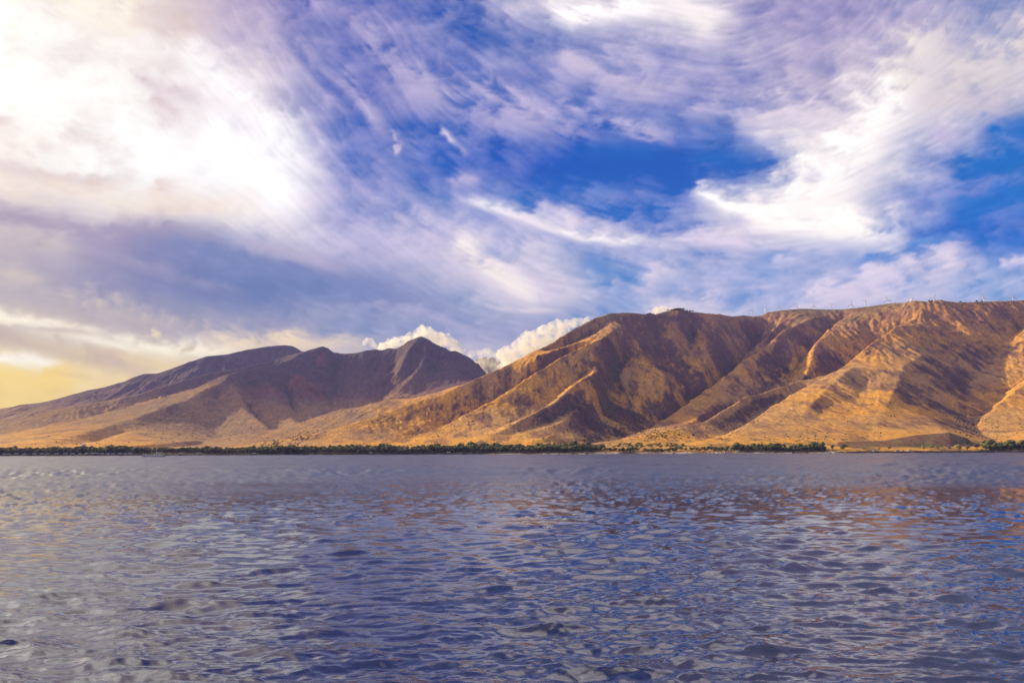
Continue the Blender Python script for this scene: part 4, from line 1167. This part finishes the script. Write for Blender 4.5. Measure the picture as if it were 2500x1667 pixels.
# ------------------------------------------------------------------ wind turbines
def blade_ring(r, ch, th, tw):
    c, s = math.cos(tw), math.sin(tw)
    pr = [(-0.3, 0), (-0.1, 0.5), (0.3, 0.3), (0.7, 0), (0.3, -0.2), (-0.1, -0.4)]
    ch *= 1.45; return [(ch * x * c - th * y * s, ch * x * s + th * y * c, r) for x, y in pr]
blade_mb = MB().loft([blade_ring(1.0, 1.8, 1.6, 0.0), blade_ring(4.0, 3.2, 1.3, 0.25), blade_ring(9.0, 3.4, 0.9, 0.18), blade_ring(20.0, 2.3, 0.6, 0.08), blade_ring(30.0, 1.5, 0.35, 0.03), blade_ring(36.0, 0.55, 0.15, 0.0)])
bo = blade_mb.build("blade", M_WHITE, smooth=True); BLADE = bo.data; bpy.data.objects.remove(bo)
def turbine(px, hub_py, Y, yaw, a0, label):
    k_ = float(nearer(Y)) / Y; Y = float(nearer(Y))
    hub = at(px, hub_py, Y); gz = ground_z(hub[0], Y + 0) 
    base = min(gz, hub[2] - 30 * k_) - 3.0
    r = empty("wind_turbine", (hub[0], Y, base), R(yaw))
    hh = (hub[2] - base) / k_; r.scale = (k_, k_, k_)
    tw = MB().tube((0, 2.8, 0), (0, 2.8, hh - 1.6), 2.3, 1.35, 12).build("tower", M_WHITE, r, True)
    nc = MB().loft([[(x * w, y, hh + z * w2) for x, z in ((-1.9, -1.7), (1.9, -1.7), (2.0, 1.0), (1.2, 1.9), (-1.2, 1.9), (-2.0, 1.0))] for y, w, w2 in ((0.6, .75, .8), (2.0, 1, 1), (7.0, 1, 1), (8.6, .7, .75))]).build("nacelle", M_WHITE, r)
    hb = MB().loft([[(q * math.cos(t), y, hh + q * math.sin(t)) for t in [i * math.pi / 4 for i in range(8)]] for y, q in ((0.6, 1.7), (-0.8, 1.7), (-2.0, 1.2), (-2.6, 0.3))]).build("hub", M_WHITE, r, True)
    for k in range(3):
        b = link("blade", BLADE, r, (0, -0.8, hh))
        b.rotation_euler = (0, R(a0 + 120 * k), 0)
    tag(r, label, "wind turbine", "wind turbines along the ridge")
TURB = [  # hub px, py, distance, yaw, first blade clockwise from up
 (1835.7, 757.8, 6500, 20, 140, "leftmost wind turbine, slim white, one blade hanging right, in the dip of the ridge"),
 (1870.2, 754.0, 6450, -40, 100, "white wind turbine half hidden behind the reddish cliff edge, blade pointing right"),
 (1902.9, 751.0, 6900, 15, 5, "small white wind turbine just right of the reddish cliff edge, one blade straight up"),
 (1920.4, 750.5, 8300, 50, 0, "faintest and smallest wind turbine, only its upper part above the ridge"),
 (1945.4, 748.8, 6900, 25, 15, "wind turbine mostly sunk behind the green rise, blade tilted slightly right of up"),
 (1986.7, 747.6, 6500, 0, -3, "wind turbine on the right shoulder of the green rise with an upright blade"),
 (2030.0, 745.0, 6300, 25, 50, "wind turbine left of the middle with full tower and a blade raised to upper right"),
 (2078.0, 743.7, 5900, 0, 2, "wind turbine near the middle of the row with one blade exactly upright"),
 (2111.5, 736.0, 5900, 30, 45, "wind turbine right of the middle, thin tower, shorter blade raised to the upper right"),
 (2165.6, 732.0, 5600, -5, -15, "large wind turbine with its upper blade leaning left, just right of the middle"),
 (2227.0, 728.6, 5300, -45, 98, "wind turbine peeping over the dark hump, one short blade to the right"),
 (2280.0, 727.0, 5200, 5, 27, "wind turbine left of the round skyline tree, blades pointing left and upper right"),
 (2400.7, 727.0, 5100, -10, -4, "second wind turbine from the right, thick tower, blade pointing up"),
 (2473.0, 724.5, 4950, 0, -2, "rightmost and largest wind turbine with three clear blades, one straight up"),
]
for t in TURB: turbine(*t)

# ------------------------------------------------------------------ power poles
pole = empty("power_pole"); 
MB().tube((0, 0, -2), (0, 0, 22), 0.42, 0.26, 8).build("post", M_GREY, pole)
MB().box(-3.2, 3.2, -.15, .15, 19.6, 20.0).box(-2.4, 2.4, -.15, .15, 17.4, 17.8).build("crossarm", M_GREY, pole)
for x in (-3.0, 0.0, 3.0): MB().tube((x, 0, 20.0), (x, 0, 21.0), .16, .1, 6).build("insulator", M_WHITE, pole)
def on_ground(px, py):
    dd = ray(np.array([px]), np.array([py])); u_ = dd[0, 0] / dd[0, 1]; z_ = dd[0, 2] / dd[0, 1]
    c = int(round((u_ - U0) / (U1 - U0) * (NU - 1))); h_ = np.where((angH[:, c] >= z_) & (YY[:, 0] > 990))[0]
    Yh = float(np.exp(ls[h_[0]])) if len(h_) else 2000.0
    return u_ * Yh, Yh, ground_z(u_ * Yh, Yh)
POLES = [(942, 1028, "on the long left slope, farthest left"), (1040, 1052, "on the lower left slope below the dark gully"), (1246, 1055, "below the lit ribs of the central spur"), (1316, 1041, "on the gold toe of the central spur"),
         (1792, 1018, "in the shaded gully below the bright spur"), (1853, 985, "on the shaded face between the two bright spurs"), (1926, 960, "near the dark bush hollow on the brown shaded bench"), (2257, 816, "on the flat top of the golden hill")]
for i, (px, py, lab) in enumerate(POLES):
    o = pole if i == 0 else copy_tree(pole)
    o.location = on_ground(px, py); o.rotation_euler.z = R(12 * i); o.scale = (.72, .72, .72)
    tag(o, "slim grey power pole " + lab, "power pole", "power poles crossing the slopes")

# ------------------------------------------------------------------ cars by the shore
car = empty("parked_car")
sec = [(-2.2, .55, .80), (-2.05, .40, .98), (-1.2, .34, 1.02), (1.0, .34, 1.0), (1.9, .38, .92), (2.2, .50, .72)]
body = MB().loft([[(x, -.86, z0), (x, .86, z0), (x, .90, (z0 + z1) / 2), (x, .80, z1), (x, -.80, z1), (x, -.90, (z0 + z1) / 2)] for x, z0, z1 in sec]).build("body", M_WHITE, car)
MB().loft([[(x, -w, 0.98), (x, w, 0.98), (x, w * .88, z), (x, -w * .88, z)] for x, w, z in ((-1.75, .78, 1.02), (-1.3, .76, 1.42), (0.35, .76, 1.46), (1.05, .78, 1.0))]).build("cabin_glass", M_GLASS, car)
MB().box(-1.3, .35, -.66, .66, 1.44, 1.49).build("roof", M_WHITE, car)
for x in (-1.35, 1.35):
    for y in (-.82, .82):
        w = MB().tube((x, y - .1, .33), (x, y + .1, .33), .33, .33, 12).build("wheel", M_TYRE, car)
        MB().tube((x, y - .11, .33), (x, y + .11, .33), .18, .18, 8).build("rim", M_ALU, w)
car_px = [12, 23, 40, 60, 85, 103, 116, 139, 160, 178, 196, 212, 226, 237, 250, 264, 277, 293, 306, 319, 441, 484, 620]
def car_label(px):
    if px < 240: return "tiny white car on the waterline under the trees of the far left shore", "white cars parked far left"
    if px < 330: return "tiny white car in the close row parked just left of the moored catamaran", "white cars parked beside the catamaran"
    return {441: ("white car parked on the shore a little right of the catamaran", None), 484: ("white car parked second to the right of the catamaran", None), 620: ("white car alone at the edge of the long green thicket", None)}[px]
RIGHT = [(905, "white car parked before the long green thicket, left of the dense grove"), (1095, "white car parked where the dense middle grove begins"), (1773, "white car parked on the pale beach left of the dark green trees"), (1801, "white van sized car at the left end of the dark green shore trees"),
         (2136, "white car parked under the left side of the dark scree mound"), (2190, "leftmost of two white cars side by side below the dark scree mound"), (2204, "right one of two white cars side by side below the dark scree mound"), (2222, "white car parked under the middle of the dark scree mound")]
first_car = True
for px, lab, grp in [(p, *car_label(p)) for p in car_px] + [(p, l, None) for p, l in RIGHT]:
    o = car if first_car else copy_tree(car); first_car = False
    Y = float(shore_y(np.float32((px - 1250) / FOC))) + 9.0
    x = at(px, 1100.0, Y)[0]
    o.location = (x, Y, ground_z(x, Y) + 0.5); o.rotation_euler.z = R(tr.choice([0, 180]) + tr.uniform(-10, 10))
    tag(o, lab, "car", grp)
    if not grp and "group" in o: del o["group"]

# ------------------------------------------------------------------ sheds
def shed(px, Y, w, d_, h, label, rz=0, z=None):
    x, y, gz = pos_on(px, Y) if z is None else (*z,)
    r = empty("shed", (x, y, gz - 0.2), R(rz))
    MB().box(-w/2, w/2, -d_/2, d_/2, -1.5, h).build("wall", M_ROOF, r)
    MB().add([(-w/2-.3,-d_/2-.3,h),(w/2+.3,-d_/2-.3,h),(w/2+.3,d_/2+.3,h),(-w/2-.3,d_/2+.3,h),(-w/2-.3,0,h+1.3),(w/2+.3,0,h+1.3)],
             [(0,1,5,4),(2,3,4,5),(0,4,3),(1,2,5),(0,3,2,1)]).build("roof", M_WHITE, r)
    MB().box(-.5, .5, -d_/2-.04, -d_/2, 0, 2.0).build("door", M_GREY, r)
    tag(r, label, "shed")
shed(204, 0, 7, 4, 2.2, "small white shed alone on the dry slope above the left shore", 8, on_ground(204, 1087))

# ------------------------------------------------------------------ catamaran
sea_pt = at(383.0, 1115.0, 735.0)
boat = empty("catamaran", (sea_pt[0], 735.0, 0.0), R(184))
for y in (-2.9, 2.9):
    rings = []
    for x, w, zb, zt in ((-6.6, .55, .05, 1.1), (-5.5, .75, -.35, 1.25), (-2, .85, -.5, 1.3), (2, .8, -.5, 1.4), (5, .5, -.3, 1.6), (7.0, .06, .5, 1.75)):
        rings.append([(x, y - w, zt), (x, y - w * .8, (zb + zt) / 2 - .1), (x, y, zb), (x, y + w * .8, (zb + zt) / 2 - .1), (x, y + w, zt)])
    h = MB().loft(rings).build("hull", M_HULL, boat)
    MB().box(-6.0, 5.0, y - .9, y + .9, .18, .42).build("boot_stripe", M_NAVY, h)
MB().box(-5.6, 2.2, -2.4, 2.4, .95, 1.3).build("bridge_deck", M_HULL, boat)
cb = MB().loft([[(x, -w, 1.3), (x, w, 1.3), (x, w * .85, z), (x, -w * .85, z)] for x, w, z in ((-2.6, 2.3, 2.5), (1.2, 2.2, 2.45), (2.7, 1.7, 1.4))]).build("cabin", M_HULL, boat)
MB().box(-2.2, 1.0, -2.26, 2.26, 1.75, 2.2).build("window", M_GLASS, cb)
bi = MB().box(-5.6, -2.4, -2.2, 2.2, 3.05, 3.2).build("bimini", M_SAGE, boat)
for x in (-5.4, -2.7):
    for y in (-2.1, 2.1): MB().tube((x, y, 1.3), (x, y, 3.05), .05, .05, 6).build("bimini_post", M_ALU, bi)
ms = MB().tube((0.6, 0, 1.3), (0.4, 0, 14.6), .17, .10, 8).build("mast", M_ALU, boat)
MB().tube((0.5, -1.1, 9.0), (0.5, 1.1, 9.0), .05, .05, 6).build("spreader", M_ALU, ms)
bm_ = MB().tube((0.5, 0, 3.5), (-5.2, 0, 3.7), .12, .1, 8).build("boom", M_ALU, boat)
MB().tube((0.3, 0, 3.8), (-5.0, 0, 3.95), .26, .18, 8).build("furled_sail", M_SAGE, boat)
MB().tube((6.6, 0, 1.8), (0.5, 0, 13.6), .07, .05, 6).build("forestay", M_ALU, boat)
MB().tube((-6.2, 2.6, 1.4), (0.45, 0, 14.2), .03, .03, 4).build("backstay", M_ALU, boat)
MB().tube((5.0, -2.9, 1.5), (5.0, 2.9, 1.5), .14, .14, 8).build("crossbeam", M_ALU, boat)
tag(boat, "white catamaran with bare mast and sage awning moored off the left shore", "catamaran")
dg = empty("dinghy", (sea_pt[0] + 8.8, 737.0, 0.0), R(6))
for y in (-.75, .75): MB().tube((-1.6, y, .42), (1.3, y, .46), .32, .28, 8).tube((1.3, y, .46), (2.0, y * .3, .62), .28, .2, 8).build("side_tube", M_HULL, dg, True)
MB().box(-1.5, 1.4, -.6, .6, .2, .32).build("floor", M_GREY, dg)
MB().box(-2.0, -1.55, -.22, .22, .3, 1.25).build("outboard_motor", M_NAVY, dg)
tag(dg, "small pale inflatable dinghy with dark motor floating right of the catamaran", "dinghy")
sk2 = empty("skiff", (sea_pt[0] - 11.5, 738.0, 0.0), R(172))
MB().loft([[(x, -w, .62), (x, -w * .7, -.1), (x, w * .7, -.1), (x, w, .62)] for x, w in ((-2.6, .85), (0, .95), (1.8, .6), (2.8, .08))]).build("hull", M_NAVY, sk2)
MB().box(-.9, .4, -.5, .5, .6, 1.15).build("console", M_HULL, sk2)
tag(sk2, "low dark skiff lying just left of the catamaran's bow", "skiff")
wb = copy_tree(dg); wb.location = (at(355.0, 1112.0, 800.0)[0], 800.0, 0.0); wb.name = "motorboat"
for ch in list(wb.children): bpy.data.objects.remove(ch)
wb.rotation_euler.z = 0
MB().loft([[(x, -w, .9), (x, -w * .7, -.15), (x, w * .7, -.15), (x, w, .9)] for x, w in ((-3.4, 1.1), (0, 1.2), (2.2, .8), (3.6, .08))]).build("hull", M_HULL, wb)
MB().box(-1.6, 1.0, -.8, .8, .88, 1.9).build("cabin", M_WHITE, wb)
MB().box(-1.3, .8, -.82, .82, 1.3, 1.7).build("window", M_GLASS, wb)
tag(wb, "small white cabin motorboat near the shore, left of the catamaran", "motorboat")

# ------------------------------------------------------------------ cumulus behind the peaks
def cloud(name_label, blobs, Y, dens, seed, group=None):
    """blobs: (px, py, radius px) at distance Y"""
    bm = bmesh.new(); sc = Y / FOC; gg = random.Random(seed)
    cx, cy = np.mean([b[0] for b in blobs]), np.mean([b[1] for b in blobs])
    o3 = at(float(cx), float(cy), float(Y))
    for (px, py, r) in blobs:
        subs = [(px, py, r, 0)]
        for k in range(7):
            a = gg.uniform(-0.3, math.pi + 0.3); subs.append((px + math.cos(a) * r * .8, py - math.sin(a) * r * .8, r * gg.uniform(.28, .5), gg.uniform(-.6, .6)))
        for (x_, y_, r_, oy) in subs:
            p = at(float(x_), float(y_), float(Y)) - o3
            m4 = Matrix.Translation((p[0], p[1] + oy * r * sc, p[2])) @ Matrix.Diagonal((r_ * sc, r_ * sc * 1.3, r_ * sc * .9, 1))
            bmesh.ops.create_icosphere(bm, subdivisions=3, radius=1.0, matrix=m4)
    me = bpy.data.meshes.new("cumulus_cloud"); bm.to_mesh(me); bm.free()
    tmp = link("cumulus_cloud", me, None, tuple(o3))
    rm = tmp.modifiers.new("r", 'REMESH'); rm.mode = 'VOXEL'; rm.voxel_size = 3.2 * sc
    bpy.context.view_layer.update()
    me2 = bpy.data.meshes.new_from_object(tmp.evaluated_get(bpy.context.evaluated_depsgraph_get()))
    tmp.modifiers.clear(); tmp.data = me2
    co = np.empty(len(me2.vertices) * 3, np.float32); me2.vertices.foreach_get("co", co); co = co.reshape(-1, 3)
    nn = fbm(co[:, 0] / (9 * sc) + seed, co[:, 2] / (9 * sc) + co[:, 1] / (30 * sc), 4, seed)
    ctr = co.mean(0); dv = co - ctr; dv /= np.linalg.norm(dv, axis=1, keepdims=True) + 1e-6
    co += dv * (nn * 3.6 * sc)[:, None]
    me2.vertices.foreach_set("co", co.ravel()); me2.materials.clear()
    m = bpy.data.materials.new("cloud_vapour"); m.use_nodes = True; nt = m.node_tree; nt.nodes.clear()
    v = nt.nodes.new("ShaderNodeVolumePrincipled"); ou = nt.nodes.new("ShaderNodeOutputMaterial"); geo = nt.nodes.new("ShaderNodeNewGeometry")
    nz = nt.nodes.new("ShaderNodeTexNoise"); nz.inputs["Scale"].default_value = 1 / (16 * sc); nz.inputs["Detail"].default_value = 5; nz.inputs["Roughness"].default_value = .62
    mr = nt.nodes.new("ShaderNodeMapRange"); mr.inputs[1].default_value = .40; mr.inputs[2].default_value = .62; mr.inputs[3].default_value = 0.06 * dens; mr.inputs[4].default_value = dens
    nt.links.new(geo.outputs["Position"], nz.inputs["Vector"]); nt.links.new(nz.outputs["Fac"], mr.inputs[0]); nt.links.new(mr.outputs[0], v.inputs["Density"])
    v.inputs["Color"].default_value = (1.0, 0.95, 0.84, 1); v.inputs["Anisotropy"].default_value = 0.45
    nt.links.new(v.outputs[0], ou.inputs["Volume"])
    me2.materials.append(m)
    tag(tmp, name_label, "cloud", group)
cloud("small bright cumulus puffs left of the pointed peak", [(889,838,7),(901,833,9),(912,842,8),(922,848,7)], 12600, .006, 3)
cloud("cream coloured cumulus bank peeping out behind the pointed peak", [(936,850,13),(955,840,15),(975,834,14),(995,828,14),(1012,822,14),(1030,812,15),(1043,812,14),(1058,822,14),(1075,826,14),(1092,832,16),(1105,845,15),(1120,856,14),(950,862,16),(1000,850,22),(1060,848,24)], 12800, .011, 5)
cloud("low cumulus and mist in the notch between the two mountains", [(1150,866,10),(1172,862,11),(1190,860,12),(1205,868,11),(1175,890,17),(1200,895,20),(1225,885,18),(1185,915,18),(1212,915,20)], 13600, .005, 7)
cloud("long cream cumulus bank rising behind the left crest of the big hill", [(1222,866,13),(1240,856,14),(1258,848,13),(1275,838,15),(1290,824,17),(1310,820,17),(1328,812,17),(1344,803,15),(1362,797,15),(1380,795,14),(1398,790,13),(1416,786,12),(1432,782,9),(1250,880,24),(1290,858,26),(1330,840,26),(1370,822,24),(1235,900,22)], 12800, .010, 9)
cloud("small cream cumulus cap behind the summit of the big hill", [(1588,766,10),(1602,760,11),(1618,757,11),(1633,756,9),(1610,772,16)], 12700, .010, 11)
# cliff in the mist
cl = MB(); xs = np.linspace(1135, 1245, 36)
topr = [at(float(x), float(np.interp(x, [1135,1150,1167,1172,1184,1196,1206,1215,1230,1245],[912,893,876,873.5,872.5,874,873.5,879,892,912]) + 1.2 * math.sin(x * 2.3)), 13900.0) for x in xs]
rings = [[(p[0], 13900 + 40 * math.sin(x * .9), p[2]) for p, x in zip(topr, xs)], [(p[0], 13780 + 60 * math.sin(x * .7), p[2] - 110 + 20 * math.sin(x * 1.7)) for p, x in zip(topr, xs)], [(p[0] * 1.01, 13300, 0.0) for p in topr]]
back = [[(p[0], 14400, 0.0) for p in topr]]
vsl = [v for r_ in rings + back for v in r_]; nn_ = len(xs)
fsl = [(a * nn_ + i, a * nn_ + i + 1, b2_ * nn_ + i + 1, b2_ * nn_ + i) for a, b2_ in ((0, 1), (1, 2), (3, 0)) for i in range(nn_ - 1)]
cl.add(vsl, fsl); co_ = cl.build("cliff", noisy_mat("distant_cliff_rock", (0.035, 0.045, 0.055), (0.055, 0.06, 0.06), 0.01)); co_["kind"] = "structure"
print("objects", time.time() - T0)
